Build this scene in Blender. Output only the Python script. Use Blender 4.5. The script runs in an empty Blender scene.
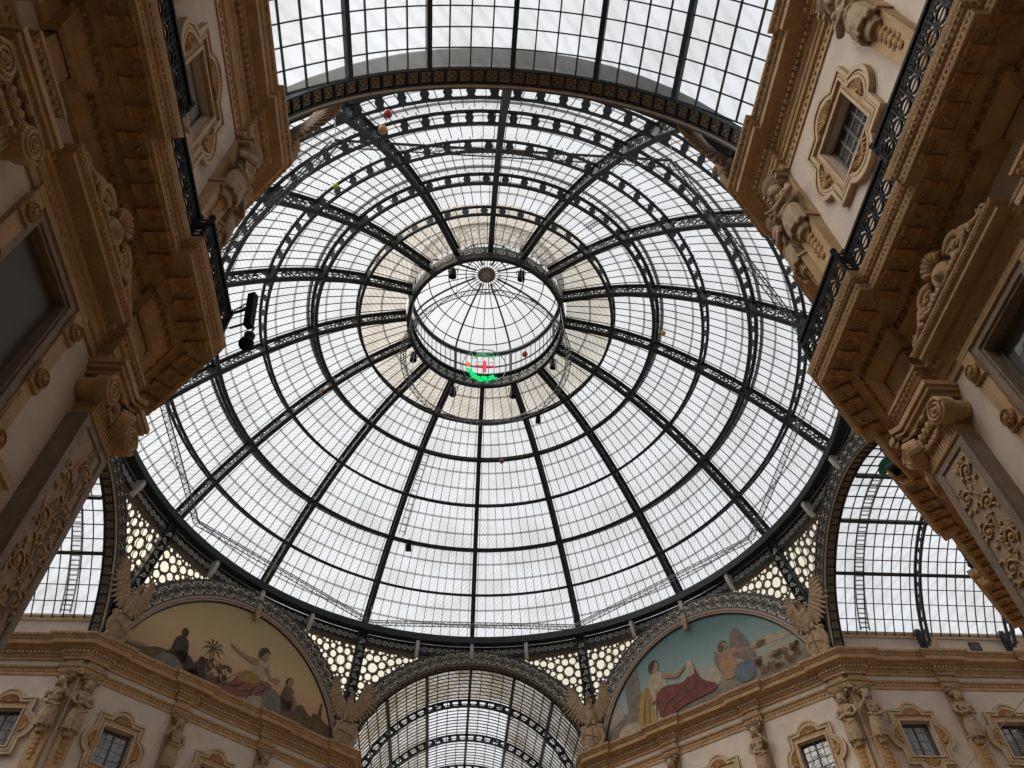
import bpy, bmesh, math, random
from math import sin, cos, pi, radians as RD, sqrt, atan2, hypot
from mathutils import Vector, Matrix, Euler, noise
from mathutils.geometry import delaunay_2d_cdt
SC = bpy.context.scene
COL = SC.collection
random.seed(7)

# ------------------------------------------------------------------ camera
CAM = bpy.data.cameras.new('camera'); cam = bpy.data.objects.new('camera', CAM); COL.objects.link(cam)
CAM.sensor_fit = 'HORIZONTAL'; CAM.sensor_width = 36.0; CAM.lens = 36.0 * 763.4 / 1024
CAM.clip_start = 0.05; CAM.clip_end = 400
def aim(loc, yaw, pitch, roll):
    f = Vector((sin(yaw) * cos(pitch), cos(yaw) * cos(pitch), sin(pitch)))
    r = Vector((cos(yaw), -sin(yaw), 0)); u = r.cross(f)
    r2 = cos(roll) * r + sin(roll) * u; u2 = -sin(roll) * r + cos(roll) * u
    M = Matrix((r2, u2, -f)).transposed().to_4x4(); M.translation = loc
    return M
cam.matrix_world = aim(Vector((-1.176, -26.564, 1.6)), RD(5.658), RD(51.109), RD(-2.049))
SC.camera = cam
# ------------------------------------------------------------------ sky, light, exposure
W = bpy.data.worlds.new('overcast_sky'); SC.world = W; W.use_nodes = True
wn = W.node_tree.nodes; wl = W.node_tree.links; wn.clear()
wo = wn.new('ShaderNodeOutputWorld'); wb = wn.new('ShaderNodeBackground'); wl.new(wb.outputs[0], wo.inputs[0])
tc = wn.new('ShaderNodeTexCoord'); mp = wn.new('ShaderNodeMapping'); wl.new(tc.outputs['Generated'], mp.inputs[0])
nz = wn.new('ShaderNodeTexNoise'); nz.inputs['Scale'].default_value = 3.0; nz.inputs['Detail'].default_value = 4
wl.new(mp.outputs[0], nz.inputs[0])
rmp = wn.new('ShaderNodeValToRGB'); rmp.color_ramp.elements[0].color = (0.89, 0.905, 0.93, 1); rmp.color_ramp.elements[1].color = (1.0, 1.0, 1.0, 1)
wl.new(nz.outputs[0], rmp.inputs[0]); wl.new(rmp.outputs[0], wb.inputs[0])
wb.inputs[1].default_value = 1.03
SUN = bpy.data.lights.new('sun', 'SUN'); sun = bpy.data.objects.new('sun', SUN); COL.objects.link(sun)
SUN.energy = 4.7; SUN.angle = RD(50); SUN.color = (1.0, 0.93, 0.83)
sun.rotation_euler = Vector((-0.9, -0.3, 1.0)).to_track_quat('Z', 'Y').to_euler()   # bright cloud to the west
vs = SC.view_settings; vs.view_transform = 'Standard'; vs.look = 'None'; vs.gamma = 1; vs.exposure = 0.0; vs.use_curve_mapping = False

# ------------------------------------------------------------------ materials
def mat(name, col, rough=0.7, var=0.0, scale=2.0, bump=0.0, bscale=12.0, metal=0.0, spec=0.3, dark=None, emit=None):
    m = bpy.data.materials.new(name); m.use_nodes = True
    n = m.node_tree.nodes; l = m.node_tree.links; b = n['Principled BSDF']
    b.inputs['Roughness'].default_value = rough; b.inputs['Metallic'].default_value = metal
    b.inputs['Specular IOR Level'].default_value = spec
    c = (*col, 1); b.inputs['Base Color'].default_value = c
    if var or bump:
        t = n.new('ShaderNodeTexCoord')
    if var:
        q = n.new('ShaderNodeTexNoise'); q.inputs['Scale'].default_value = scale; q.inputs['Detail'].default_value = 6; q.inputs['Roughness'].default_value = 0.65
        l.new(t.outputs['Object'], q.inputs[0])
        r = n.new('ShaderNodeValToRGB'); e = r.color_ramp.elements
        d = dark or tuple(x * (1 - var) for x in col)
        e[0].position = 0.32; e[0].color = (*d, 1); e[1].position = 0.62; e[1].color = c
        l.new(q.outputs[0], r.inputs[0]); l.new(r.outputs[0], b.inputs['Base Color'])
    if bump:
        q2 = n.new('ShaderNodeTexNoise'); q2.inputs['Scale'].default_value = bscale; q2.inputs['Detail'].default_value = 4
        l.new(t.outputs['Object'], q2.inputs[0])
        bp = n.new('ShaderNodeBump'); bp.inputs['Strength'].default_value = bump; bp.inputs['Distance'].default_value = 0.05
        l.new(q2.outputs[0], bp.inputs['Height']); l.new(bp.outputs[0], b.inputs['Normal'])
    if emit:
        b.inputs['Emission Color'].default_value = (*emit[:3], 1); b.inputs['Emission Strength'].default_value = emit[3]
    return m
def glass(name, col, scale, diff=0.1, streak=0.12, dirt=0.0):
    m = bpy.data.materials.new(name); m.use_nodes = True
    n = m.node_tree.nodes; l = m.node_tree.links; n.clear()
    o = n.new('ShaderNodeOutputMaterial'); tr = n.new('ShaderNodeBsdfTransparent'); df = n.new('ShaderNodeBsdfTranslucent')
    mx = n.new('ShaderNodeMixShader'); mx.inputs[0].default_value = diff
    t = n.new('ShaderNodeTexCoord'); mpn = n.new('ShaderNodeMapping'); l.new(t.outputs['Object'], mpn.inputs[0])
    mpn.inputs['Rotation'].default_value = (0, 0, RD(38))
    wv = n.new('ShaderNodeTexWave'); wv.inputs['Scale'].default_value = scale; wv.inputs['Distortion'].default_value = 3.0; wv.inputs['Detail'].default_value = 3
    wv.inputs['Detail Scale'].default_value = 2.0
    l.new(mpn.outputs[0], wv.inputs[0])
    r = n.new('ShaderNodeValToRGB'); e = r.color_ramp.elements
    e[0].color = (*(x * (1 - streak) for x in col), 1); e[1].color = (*col, 1); e[1].position = 0.55
    l.new(wv.outputs['Fac'], r.inputs[0])
    q = n.new('ShaderNodeTexNoise'); q.inputs['Scale'].default_value = 0.5; q.inputs['Detail'].default_value = 5; l.new(t.outputs['Object'], q.inputs[0])
    r2 = n.new('ShaderNodeValToRGB'); e = r2.color_ramp.elements
    e[0].position = 0.3; e[0].color = (1 - dirt, 1 - 1.15 * dirt, 1 - 1.35 * dirt, 1); e[1].position = 0.6; e[1].color = (1, 1, 1, 1)
    l.new(q.outputs[0], r2.inputs[0])
    mm = n.new('ShaderNodeMixRGB'); mm.blend_type = 'MULTIPLY'; mm.inputs[0].default_value = 1
    l.new(r.outputs[0], mm.inputs[1]); l.new(r2.outputs[0], mm.inputs[2])
    l.new(mm.outputs[0], tr.inputs[0]); l.new(mm.outputs[0], df.inputs[0])
    l.new(tr.outputs[0], mx.inputs[1]); l.new(df.outputs[0], mx.inputs[2]); l.new(mx.outputs[0], o.inputs[0])
    return m
PLASTER = mat('pink_grey_plaster', (0.60, 0.50, 0.425), 0.85, 0.16, 1.2, 0.08, 30)
STONE = mat('tan_carved_stone', (0.47, 0.31, 0.165), 0.75, 0.3, 2.2, 0.35, 22)
STONE2 = mat('ochre_carved_stone', (0.42, 0.245, 0.105), 0.75, 0.35, 3.0, 0.5, 18)
STONEP = mat('pale_stone', (0.52, 0.385, 0.25), 0.75, 0.2, 2.0, 0.2, 25)
GREYST = mat('grey_brown_stone', (0.24, 0.185, 0.14), 0.6, 0.3, 5.0, 0.15, 25)
STATUE = mat('statue_stone', (0.38, 0.265, 0.16), 0.75, 0.4, 5.0, 0.3, 20)
IRON = mat('dark_iron', (0.028, 0.036, 0.042), 0.55, 0.3, 3.0, 0.0)
IRONG = mat('grey_iron', (0.085, 0.095, 0.10), 0.5, 0.3, 3.0)
BLACK = mat('black_iron', (0.008, 0.008, 0.010), 0.6, spec=0.15)
SCROLL = mat('grey_ornament', (0.55, 0.55, 0.53), 0.6, 0.2, 4)
CREAM = mat('cream_ornament', (0.58, 0.52, 0.42), 0.7, 0.3, 4, 0.2, 20)
TILE = mat('soffit_tile', (0.30, 0.24, 0.16), 0.7, 0.3, 6)
PINKMOULD = mat('pink_moulding', (0.36, 0.27, 0.22), 0.7, 0.15, 3)
ALU = mat('aluminium_truss', (0.13, 0.135, 0.14), 0.4, metal=0.6)
BARGREY = mat('lap_bar', (0.30, 0.31, 0.32), 0.6)
FLOORM = mat('pale_floor_stone', (0.46, 0.31, 0.17), 0.5, 0.2, 0.8)
PANEL = mat('brown_panel_stone', (0.36, 0.265, 0.175), 0.75, 0.3, 4.0, 0.3, 22)
DPANE = mat('dark_window_pane', (0.085, 0.088, 0.09), 0.04, bump=0.3, bscale=1.4, spec=1.0)
DULL = mat('dull_pane', (0.075, 0.066, 0.055), 0.45)
DIMPANE = mat('dim_reflection_pane', (0.19, 0.175, 0.155), 0.6)  # window pane with its dim reflection put into the flat grey
SASH = mat('sash_grey', (0.10, 0.09, 0.08), 0.5)
DOMEGL = glass('dome_glass', (0.85, 0.87, 0.885), 1.9, 0.10, 0.17, 0.14)
LAPGL = glass('lapped_glass', (0.66, 0.655, 0.645), 2.0, 0.1, 0.1, 0.1)
BROWNGL = glass('brown_vault_glass', (0.42, 0.39, 0.34), 0.9, 0.3, 0.4, 0.5)  # darker, browner glass for the far vault bay next to the octagon
TIERGL = glass('soiled_top_tier_glass', (0.66, 0.635, 0.585), 1.3, 0.35, 0.25, 0.35)
TOPGL = glass('lantern_glass', (0.86, 0.86, 0.85), 2.0, 0.12, 0.08, 0.05)
VAULTGL = glass('vault_glass', (0.84, 0.865, 0.89), 0.7, 0.12, 0.10, 0.16)
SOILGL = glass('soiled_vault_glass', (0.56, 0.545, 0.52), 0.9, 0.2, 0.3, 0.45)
ROSEGL = glass('warm_roundel_glass', (0.90, 0.84, 0.68), 1.0, 0.25, 0.05, 0.1)

# ------------------------------------------------------------------ mesh builder
class MB:
    def __init__(s): s.v = []; s.f = []; s.mi = []; s.m = 0
    def add(s, vs, fs, M=None):
        o = len(s.v)
        s.v += [tuple(M @ Vector(p)) for p in vs] if M else [tuple(p) for p in vs]
        s.f += [tuple(i + o for i in f) for f in fs]; s.mi += [s.m] * len(fs)
    def box(s, x0, x1, y0, y1, z0, z1, M=None):
        s.add([(x0, y0, z0), (x1, y0, z0), (x1, y1, z0), (x0, y1, z0), (x0, y0, z1), (x1, y0, z1), (x1, y1, z1), (x0, y1, z1)],
              [(0, 3, 2, 1), (4, 5, 6, 7), (0, 1, 5, 4), (1, 2, 6, 5), (2, 3, 7, 6), (3, 0, 4, 7)], M)
    def loop(s, rings, closed=False, capped=True, M=None):
        n = len(rings[0]); vs = [p for r in rings for p in r]; fs = []; k = len(rings)
        for i in range(k if closed else k - 1):
            a = i * n; b = ((i + 1) % k) * n
            for j in range(n):
                j2 = (j + 1) % n; fs.append((a + j, a + j2, b + j2, b + j))
        if capped and not closed:
            fs.append(tuple(range(n - 1, -1, -1))); fs.append(tuple(range((k - 1) * n, k * n)))
        s.add(vs, fs, M)
    def sheet(s, rows, M=None):
        n = len(rows[0]); vs = [p for r in rows for p in r]; fs = []
        for i in range(len(rows) - 1):
            for j in range(n - 1):
                a = i * n + j; fs.append((a, a + 1, a + n + 1, a + n))
        s.add(vs, fs, M)
    def bar(s, p, q, w, h, up=(0, 0, 1), M=None):
        p = Vector(p); q = Vector(q); d = (q - p).normalized(); up = Vector(up); a = d.cross(up)
        if a.length < 1e-5: a = d.cross(Vector((1, 0, 0)))
        a.normalize(); b = a.cross(d)
        c = [(-w / 2, -h / 2), (w / 2, -h / 2), (w / 2, h / 2), (-w / 2, h / 2)]
        s.loop([[p + a * x + b * y for x, y in c], [q + a * x + b * y for x, y in c]], M=M)
    def path(s, pts, w, h, ups, closed=False, M=None):      # rectangular section swept along pts; ups: one up vector per point
        pts = [Vector(p) for p in pts]; n = len(pts); R = []
        for i, p in enumerate(pts):
            d = (pts[(i + 1) % n] - pts[i - 1]) if closed else pts[min(i + 1, n - 1)] - pts[max(i - 1, 0)]
            d.normalize(); u = Vector(ups[i]) if len(ups) == n else Vector(ups[0]); a = d.cross(u).normalized(); b = a.cross(d)
            R.append([p + a * x + b * y for x, y in ((-w / 2, -h / 2), (w / 2, -h / 2), (w / 2, h / 2), (-w / 2, h / 2))])
        s.loop(R, closed, M=M)
    def tube(s, pts, r, n=5, closed=False, M=None):
        pts = [Vector(p) for p in pts]; k = len(pts); R = []; up = None
        rr = r if isinstance(r, (list, tuple)) else [r] * k
        for i, p in enumerate(pts):
            d = (pts[(i + 1) % k] - pts[i - 1]) if closed else pts[min(i + 1, k - 1)] - pts[max(i - 1, 0)]
            if d.length < 1e-7: d = Vector((0, 0, 1))
            d.normalize()
            if up is None:
                up = Vector((0, 0, 1)) if abs(d.z) < 0.9 else Vector((1, 0, 0))
            a = d.cross(up).normalized(); up = a.cross(d).normalized()
            R.append([p + rr[i] * (cos(t) * a + sin(t) * up) for t in [2 * pi * j / n for j in range(n)]])
        s.loop(R, closed, M=M)
    def lathe(s, prof, n=16, M=None, capped=True):
        s.loop([[(r * cos(2 * pi * j / n), r * sin(2 * pi * j / n), z) for j in range(n)] for r, z in prof], capped=capped, M=M)
    def sph(s, c, r, nu=10, nv=6, M=None, rot=None):
        r = (r, r, r) if not isinstance(r, (tuple, list)) else r; c = Vector(c)
        vs = []; fs = []
        for i in range(nv + 1):
            t = pi * i / nv
            for j in range(nu):
                p = Vector((r[0] * sin(t) * cos(2 * pi * j / nu), r[1] * sin(t) * sin(2 * pi * j / nu), -r[2] * cos(t)))
                vs.append(c + (rot @ p if rot else p))
        for i in range(nv):
            for j in range(nu):
                j2 = (j + 1) % nu; fs.append((i * nu + j, i * nu + j2, (i + 1) * nu + j2, (i + 1) * nu + j))
        s.add(vs, fs, M)
    def ring(s, c, a, b, r0, r1, t, n=14, M=None, a0=0, a1=2 * pi):   # flat annulus in the plane (a,b), thickness t
        c = Vector(c); a = Vector(a); b = Vector(b); w = a.cross(b).normalized(); R = []
        full = abs(a1 - a0 - 2 * pi) < 1e-6; k = n if full else n + 1
        for i in range(k):
            th = a0 + (a1 - a0) * i / n; d = a * cos(th) + b * sin(th)
            R.append([c + d * r0 - w * t / 2, c + d * r1 - w * t / 2, c + d * r1 + w * t / 2, c + d * r0 + w * t / 2])
        s.loop(R, full, M=M)
    def poly(s, pts, d, M=None):                           # pts: outline (3-D, planar), extruded by vector d
        n = len(pts); d = Vector(d); p = [Vector(q) for q in pts]
        s.add(p + [q + d for q in p], [tuple(range(n)), tuple(range(2 * n - 1, n - 1, -1))] + [(i, i + n, (i + 1) % n + n, (i + 1) % n) for i in range(n)], M)
    def data(s, name, mats, smooth=False, fix=True):
        me = bpy.data.meshes.new(name); me.from_pydata(s.v, [], s.f)
        for m in (mats if isinstance(mats, (list, tuple)) else [mats]): me.materials.append(m)
        me.polygons.foreach_set('material_index', s.mi)
        if fix:
            b = bmesh.new(); b.from_mesh(me); bmesh.ops.recalc_face_normals(b, faces=b.faces); b.to_mesh(me); b.free()
        if smooth:
            me.polygons.foreach_set('use_smooth', [True] * len(me.polygons))
        me.update(); return me
    def build(s, name, mats, parent=None, smooth=False, fix=True):
        return link(name, s.data(name, mats, smooth, fix), parent)
def link(name, me, parent=None):
    o = bpy.data.objects.new(name, me); COL.objects.link(o)
    if parent: o.parent = parent
    return o
def tag(o, label=None, cat=None, group=None, kind=None):
    for k, v in (('label', label), ('category', cat), ('group', group), ('kind', kind)):
        if v: o[k] = v
    return o
def empty(name, loc=(0, 0, 0), rz=0.0, label=None, cat=None, group=None, kind=None):
    o = bpy.data.objects.new(name, None); COL.objects.link(o); o.location = loc; o.rotation_euler = (0, 0, rz); o.empty_display_size = 0.2
    return tag(o, label, cat, group, kind)
KIDS = {}
def copy_tree(o, loc, rz, label=None, group=None):
    def rec(q, par):
        c = q.copy(); COL.objects.link(c); c.parent = par
        for ch in list(q.children): rec(ch, c)
        return c
    r = rec(o, None); r.location = loc; r.rotation_euler = (0, 0, rz)
    return tag(r, label, None, group)
def fused(mb, name, m, voxel, smooth_it=2, lump=0.0, lscale=3.0):   # one continuous carved surface grown round the shapes
    me = mb.data(name + '_raw', m); o = bpy.data.objects.new('tmp', me); COL.objects.link(o)
    r = o.modifiers.new('r', 'REMESH'); r.mode = 'VOXEL'; r.voxel_size = voxel
    if smooth_it:
        k = o.modifiers.new('s', 'SMOOTH'); k.iterations = smooth_it; k.factor = 0.5
    dg = bpy.context.evaluated_depsgraph_get(); out = bpy.data.meshes.new_from_object(o.evaluated_get(dg))
    bpy.data.objects.remove(o); bpy.data.meshes.remove(me); out.name = name
    out.materials.clear(); out.materials.append(m)
    if lump:
        for v in out.vertices:
            v.co += v.normal * lump * noise.noise(v.co * lscale)
    out.polygons.foreach_set('use_smooth', [True] * len(out.polygons)); out.update()
    return out
def RX(a): return Matrix.Rotation(a, 4, 'X')
def RY(a): return Matrix.Rotation(a, 4, 'Y')
def RZ(a): return Matrix.Rotation(a, 4, 'Z')
def TR(*p): return Matrix.Translation(Vector(p))

# ------------------------------------------------------------------ plan of the place
HW, YS, YN = 7.3, 17.8, 18.3         # half arm width, south and north corners of the octagon
S2 = sqrt(0.5)
FACES = {  # origin and turn of each wall; local x runs right along the wall, local -y points into the hall
    'left': (-HW, -YS, 90), 'right': (HW, -YS, -90), 'nw': (-12.8, 12.8, 45), 'ne': (12.8, 12.8, -45),
    'w': (-YN, HW, 0), 'e': (YN, HW, 0), 'sw': (-12.55, -12.55, 135), 'se': (12.55, -12.55, -135),
    'nl': (-HW, YN, 90), 'nr': (HW, YN, -90)}
HC, HB = 22.7, 14.05                 # tops of the upper and the main cornice
def face_at(f, u, z=0.0, out=0.0):
    x, y, t = FACES[f]; t = RD(t)
    return (x + u * cos(t) + out * sin(t), y + u * sin(t) - out * cos(t), z), t

# ================================================================== walls and floor
def wall(name, f, u0, u1, z0, z1, holes, m=PLASTER, depth=0.32):
    us = sorted({u0, u1, *[h[0] for h in holes], *[h[1] for h in holes]}); zs = sorted({z0, z1, *[h[2] for h in holes], *[h[3] for h in holes]})
    mb = MB()
    for a, b in zip(us, us[1:]):
        for c, d in zip(zs, zs[1:]):
            if any(h[0] <= a and b <= h[1] and h[2] <= c and d <= h[3] for h in holes): continue
            mb.add([(a, 0, c), (b, 0, c), (b, 0, d), (a, 0, d)], [(0, 1, 2, 3)])
    for h in holes:
        a, b, c, d = h[:4]; y = depth
        mb.add([(a, 0, c), (b, 0, c), (b, 0, d), (a, 0, d), (a, y, c), (b, y, c), (b, y, d), (a, y, d)], [(0, 1, 5, 4), (1, 2, 6, 5), (2, 3, 7, 6), (3, 0, 4, 7)])
    o = mb.build(name, m, fix=False); p, t = face_at(f, 0); o.location = p; o.rotation_euler = (0, 0, t); o['kind'] = 'structure'
    return o
ATT = lambda u: (u - 0.72, u + 0.72, 17.75, 19.35)
MAINW = lambda u: (u - 0.72, u + 0.72, 8.6, 11.6)
B0, BP = 2.8, 4.95                   # first bay centre from a corner, bay pitch
bays_l = [-B0 - BP * k for k in range(3)]; bays_r = [-u for u in bays_l]
wall('wall_left', 'left', -19, 0, 0, HC, [ATT(u) for u in bays_l[:2]] + [MAINW(u + .18) for u in bays_l[:2]])
wall('wall_right', 'right', 0, 19, 0, HC, [ATT(u) for u in bays_r[:2]] + [MAINW(u - .18) for u in bays_r[:2]])
wall('wall_northwest', 'nw', -7.78, 7.78, 0, HC, [ATT(u) for u in (-5.12, 0, 5.12)])
wall('wall_northeast', 'ne', -7.78, 7.78, 0, HC, [ATT(u) for u in (-5.12, 0, 5.12)])
wall('wall_west', 'w', -16, 0, 0, 24.2, [ATT(u) for u in (-2.5, -7.3)])
wall('wall_east', 'e', 0, 16, 0, 24.2, [ATT(u) for u in (2.5, 7.3)])
wall('wall_southwest', 'sw', -7.43, 7.43, 0, HC, [])
wall('wall_southeast', 'se', -7.43, 7.43, 0, HC, [])
wall('wall_northleft', 'nl', 0, 15, 0, 24.2, [])
wall('wall_northright', 'nr', -15, 0, 0, 24.2, [])
for nm, p, q in (('wall_west_lightstop', (-34.3, -8), (-34.3, 8)), ('wall_east_lightstop', (34.3, -8), (34.3, 8)), ('wall_north_lightstop', (-8, 33.3), (8, 33.3)), ('wall_back_lightstop', (-8, -36.8), (8, -36.8)),  # these four are added across the open arm ends to stop horizon light
                 ('wall_westsouth', (-34.3, -HW), (-YS, -HW)), ('wall_eastsouth', (34.3, -HW), (YS, -HW))):
    mb = MB(); mb.add([(*p, 0), (*q, 0), (*q, 24.2), (*p, 24.2)], [(0, 1, 2, 3)]); mb.build(nm, PLASTER)['kind'] = 'structure'
mb = MB(); mb.add([(-36, -38, 0), (36, -38, 0), (36, 36, 0), (-36, 36, 0)], [(0, 1, 2, 3)]); mb.build('floor', FLOORM)['kind'] = 'structure'

# ================================================================== cornices that run round each corner pier
def plan_path(pts, breaks, proj, inner):
    """pts: corners of the wall line; breaks: per segment the (centre, half width) of each projection; inner: a point inside the hall"""
    segs = []; out = []
    for a, b in zip(pts, pts[1:]):
        a = Vector(a); b = Vector(b); d = (b - a).normalized(); n = Vector((d.y, -d.x))
        if n.dot(Vector(inner) - a) < 0: n = -n
        segs.append((a, d, n, (b - a).length))
    for i, (a, d, n, L) in enumerate(segs):
        st = i > 0; en = i < len(segs) - 1
        if i == 0: out.append(a)
        else: pass
        for (c, h) in sorted(breaks[i]):
            lo, hi = c - h, c + h
            if lo > 0.02: out += [a + d * lo, a + d * lo + n * proj]
            if hi < L - 0.02: out += [a + d * hi + n * proj, a + d * hi]
            elif en:
                n2 = segs[i + 1][2]; mi = (n + n2); mi /= (1 + n.dot(n2)); out.append(a + d * L + mi * proj)
        if not en: out.append(a + d * L)
    sgn = 1 if segs[0][2].dot(Vector((segs[0][1].y, -segs[0][1].x))) > 0 else -1
    return out, sgn
def offset_path(path, sgn, off):
    res = []; n = len(path)
    for i, p in enumerate(path):
        ns = []
        if i > 0: d = (path[i] - path[i - 1]).normalized(); ns.append(Vector((d.y, -d.x)) * sgn)
        if i < n - 1: d = (path[i + 1] - path[i]).normalized(); ns.append(Vector((d.y, -d.x)) * sgn)
        m = ns[0] if len(ns) == 1 else (ns[0] + ns[1]) / (1 + ns[0].dot(ns[1]))
        res.append(p + m * off)
    return res
def sweep(mb, path, sgn, prof):
    rows = []
    for off, z in prof:
        rows.append([(p.x, p.y, z) for p in offset_path(path, sgn, off)])
    mb.sheet(rows)
def along(path, sgn, off, step, trim=0.0):
    """evenly spaced frames (Matrix) along the path at a given offset: x along, -y outwards"""
    pp = offset_path(path, sgn, off); 
    for a, b in zip(pp, pp[1:]):
        L = (b - a).length
        if L < step * 1.05: continue
        k = max(1, int(L / step)); d = (b - a).normalized(); nn = Vector((d.y, -d.x)) * sgn
        ang = atan2(nn.x, -nn.y)
        for i in range(k):
            q = a + d * (L * (i + 0.5) / k); yield TR(q.x, q.y, 0) @ RZ(ang)
PIERS = {
    'southwest': ([(-HW, -36.7), (-HW, -YS), (-YS, -HW), (-34, -HW)], (0, 0)),
    'southeast': ([(HW, -36.7), (HW, -YS), (YS, -HW), (34, -HW)], (0, 0)),
    'northwest': ([(-34, HW), (-YN, HW), (-HW, YN), (-HW, 33)], (0, 0)),
    'northeast': ([(34, HW), (YN, HW), (HW, YN), (HW, 33)], (0, 0))}
UP = [(0, 21.72), (0.07, 21.72), (0.08, 21.84), (0.16, 21.9), (0.17, 22.12), (0.30, 22.16), (0.34, 22.24), (0.62, 22.26), (0.63, 22.46), (0.68, 22.48), (0.72, 22.56), (0.82, 22.66), (0.82, 22.72), (0, 22.76)]
STR = [(0, 21.0), (0.05, 21.0), (0.055, 21.08), (0.04, 21.1), (0.05, 21.3), (0.12, 21.34), (0.15, 21.42), (0, 21.46)]
MAIN = [(0, 13.18), (0.08, 13.2), (0.12, 13.26), (0.23, 13.36), (0.28, 13.38), (0.30, 13.52), (0.40, 13.56), (1.0, 13.58), (1.02, 13.64), (1.0, 13.66), (1.01, 13.8), (1.05, 13.82), (1.11, 13.96), (1.13, 14.04), (0, 14.08)]
ARC = [(0, 11.75), (0.05, 11.75), (0.055, 11.9), (0.09, 11.92), (0.10, 12.08), (0.15, 12.1), (0.20, 12.24), (0.24, 12.26), (0.24, 12.33), (0, 12.36)]
rosM = MB()   # one rosette coffer
def rosette(mb, M, r):
    mb.lathe([(r, 0), (r * 1.05, -0.03), (r * 0.8, -0.035), (r * 0.72, -0.01), (r * 0.4, -0.015), (r * 0.38, -0.05), (r * 0.2, -0.07), (0.001, -0.075)], 10, M, capped=False)
n_trim = 0
PATHS = {}
for pn, (pts, inn) in PIERS.items():
    near = pn.startswith('south')
    L0 = (Vector(pts[1]) - Vector(pts[0])).length; L1 = (Vector(pts[2]) - Vector(pts[1])).length; L2 = (Vector(pts[3]) - Vector(pts[2])).length
    ch = 0.62
    b0 = [(L0 - 0.2 - BP * k, 0.42) for k in range(1, 4)] + [(L0, 0.95)]
    b1 = [(0, 0.95), (L1 / 2 - 2.55, 0.42), (L1 / 2 + 2.55, 0.42), (L1, 0.95)]
    b2 = [(0, 0.95)] + [(0.25 + BP * k, 0.42) for k in range(1, 3)]
    path, sg = plan_path(pts, [b0, b1, b2], 0.16, inn); pathm, sg = plan_path(pts, [[(c, h * 0.78) for c, h in b] for b in (b0, b1, b2)], 0.23, inn)
    PATHS[pn] = (path, pathm, sg)
    root = empty('trim_%d' % (n_trim + 1), kind='structure'); n_trim += 1
    tag(root, 'tan upper cornice with dentils below the vault on the %s pier' % pn)
    mb = MB(); sweep(mb, path, sg, UP); mb.build('cornice', STONE, root)
    mb = MB()
    for M in along(path, sg, 0.17, 0.17): mb.box(-0.055, 0.055, -0.10, 0.02, 21.98, 22.12, M)
    mb.build('dentil_row', STONEP if not near else STONE, root)
    mb = MB()
    for M in along(path, sg, 0.78, 0.2): mb.sph((0, 0, 22.61), (0.085, 0.05, 0.045), 6, 4, M)
    mb.build('leaf_row', STONE, root)
    base, _ = plan_path(pts, [[], [], []], 0, inn)
    root = empty('trim_%d' % (n_trim + 1), kind='structure'); n_trim += 1
    tag(root, 'narrow tan string course above the attic windows of the %s pier' % pn)
    mb = MB(); sweep(mb, path, sg, STR); mb.build('string_course', STONE, root)
    mb = MB()
    for M in along(path, sg, 0.05, 0.19):
        mb.sph((0, 0, 21.2), (0.07, 0.045, 0.075), 6, 4, M)
    mb.build('bead_row', STONE2, root)
    if near:
        root = empty('trim_%d' % (n_trim + 1), kind='structure'); n_trim += 1
        tag(root, 'deep main cornice with brackets and rosettes under the balcony of the %s pier' % pn)
        mb = MB(); sweep(mb, pathm, sg, MAIN); mb.build('cornice', STONE, root)
        mb = MB()
        for M in along(pathm, sg, 0.74, 0.42):
            x0 = 0.07
            mb.add([(-x0, -0.21, 13.59), (x0, -0.21, 13.59), (x0, 0.2, 13.59), (-x0, 0.2, 13.59), (-x0, -0.21, 13.54), (x0, -0.21, 13.54), (x0, -0.1, 13.49), (-x0, -0.1, 13.49), (x0, 0.06, 13.51), (-x0, 0.06, 13.51), (x0, 0.2, 13.46), (-x0, 0.2, 13.46)],
                   [(0, 1, 2, 3), (0, 4, 5, 1), (4, 7, 6, 5), (7, 9, 8, 6), (9, 11, 10, 8), (11, 3, 2, 10), (0, 3, 11, 9, 7, 4), (1, 5, 6, 8, 10, 2)], M)
            mb.tube([(-x0 - 0.02, -0.18, 13.53), (x0 + 0.02, -0.18, 13.53)], 0.03, 8, M=M); mb.tube([(-x0 - 0.02, 0.17, 13.48), (x0 + 0.02, 0.17, 13.48)], 0.045, 8, M=M)
        mb.build('bracket_row', STONE2, root)
        mb = MB()
        for M in along(pathm, sg, 0.74, 0.42):
            rosette(mb, M @ TR(0.21, -0.04, 13.58), 0.088)
            mb.box(0.07, 0.35, -0.2, -0.17, 13.545, 13.59, M); mb.box(0.07, 0.35, 0.17, 0.2, 13.545, 13.59, M)
        mb.build('rosette_row', STONE, root)
        mb = MB()
        for M in along(pathm, sg, 0.30, 0.2):
            mb.sph((0, 0.0, 13.44), (0.062, 0.06, 0.08), 8, 5, M); mb.tube([(0.1, -0.02, 13.52), (0.1, -0.02, 13.38)], 0.016, 4, M=M)
        mb.build('egg_and_dart', STONE2, root)
        mb = MB()
        for M in along(pathm, sg, 1.01, 0.1): mb.sph((0, 0, 13.73), (0.042, 0.018, 0.055), 5, 4, M)
        for M in along(pathm, sg, 1.085, 0.11): mb.sph((0, 0, 13.9), (0.045, 0.018, 0.05), 5, 4, M)
        mb.build('leaf_row', STONE2, root)
        root = empty('trim_%d' % (n_trim + 1), kind='structure'); n_trim += 1
        tag(root, 'stepped architrave and plain frieze over the pilasters of the %s pier' % pn)
        mb = MB(); sweep(mb, pathm, sg, ARC); sweep(mb, pathm, sg, [(-0.03, 12.3), (-0.03, 13.25)]); mb.build('architrave', STONE, root)
        mb = MB()
        for M in along(pathm, sg, 0.2, 0.12): mb.sph((0, 0, 12.2), (0.045, 0.03, 0.05), 5, 4, M)
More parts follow.
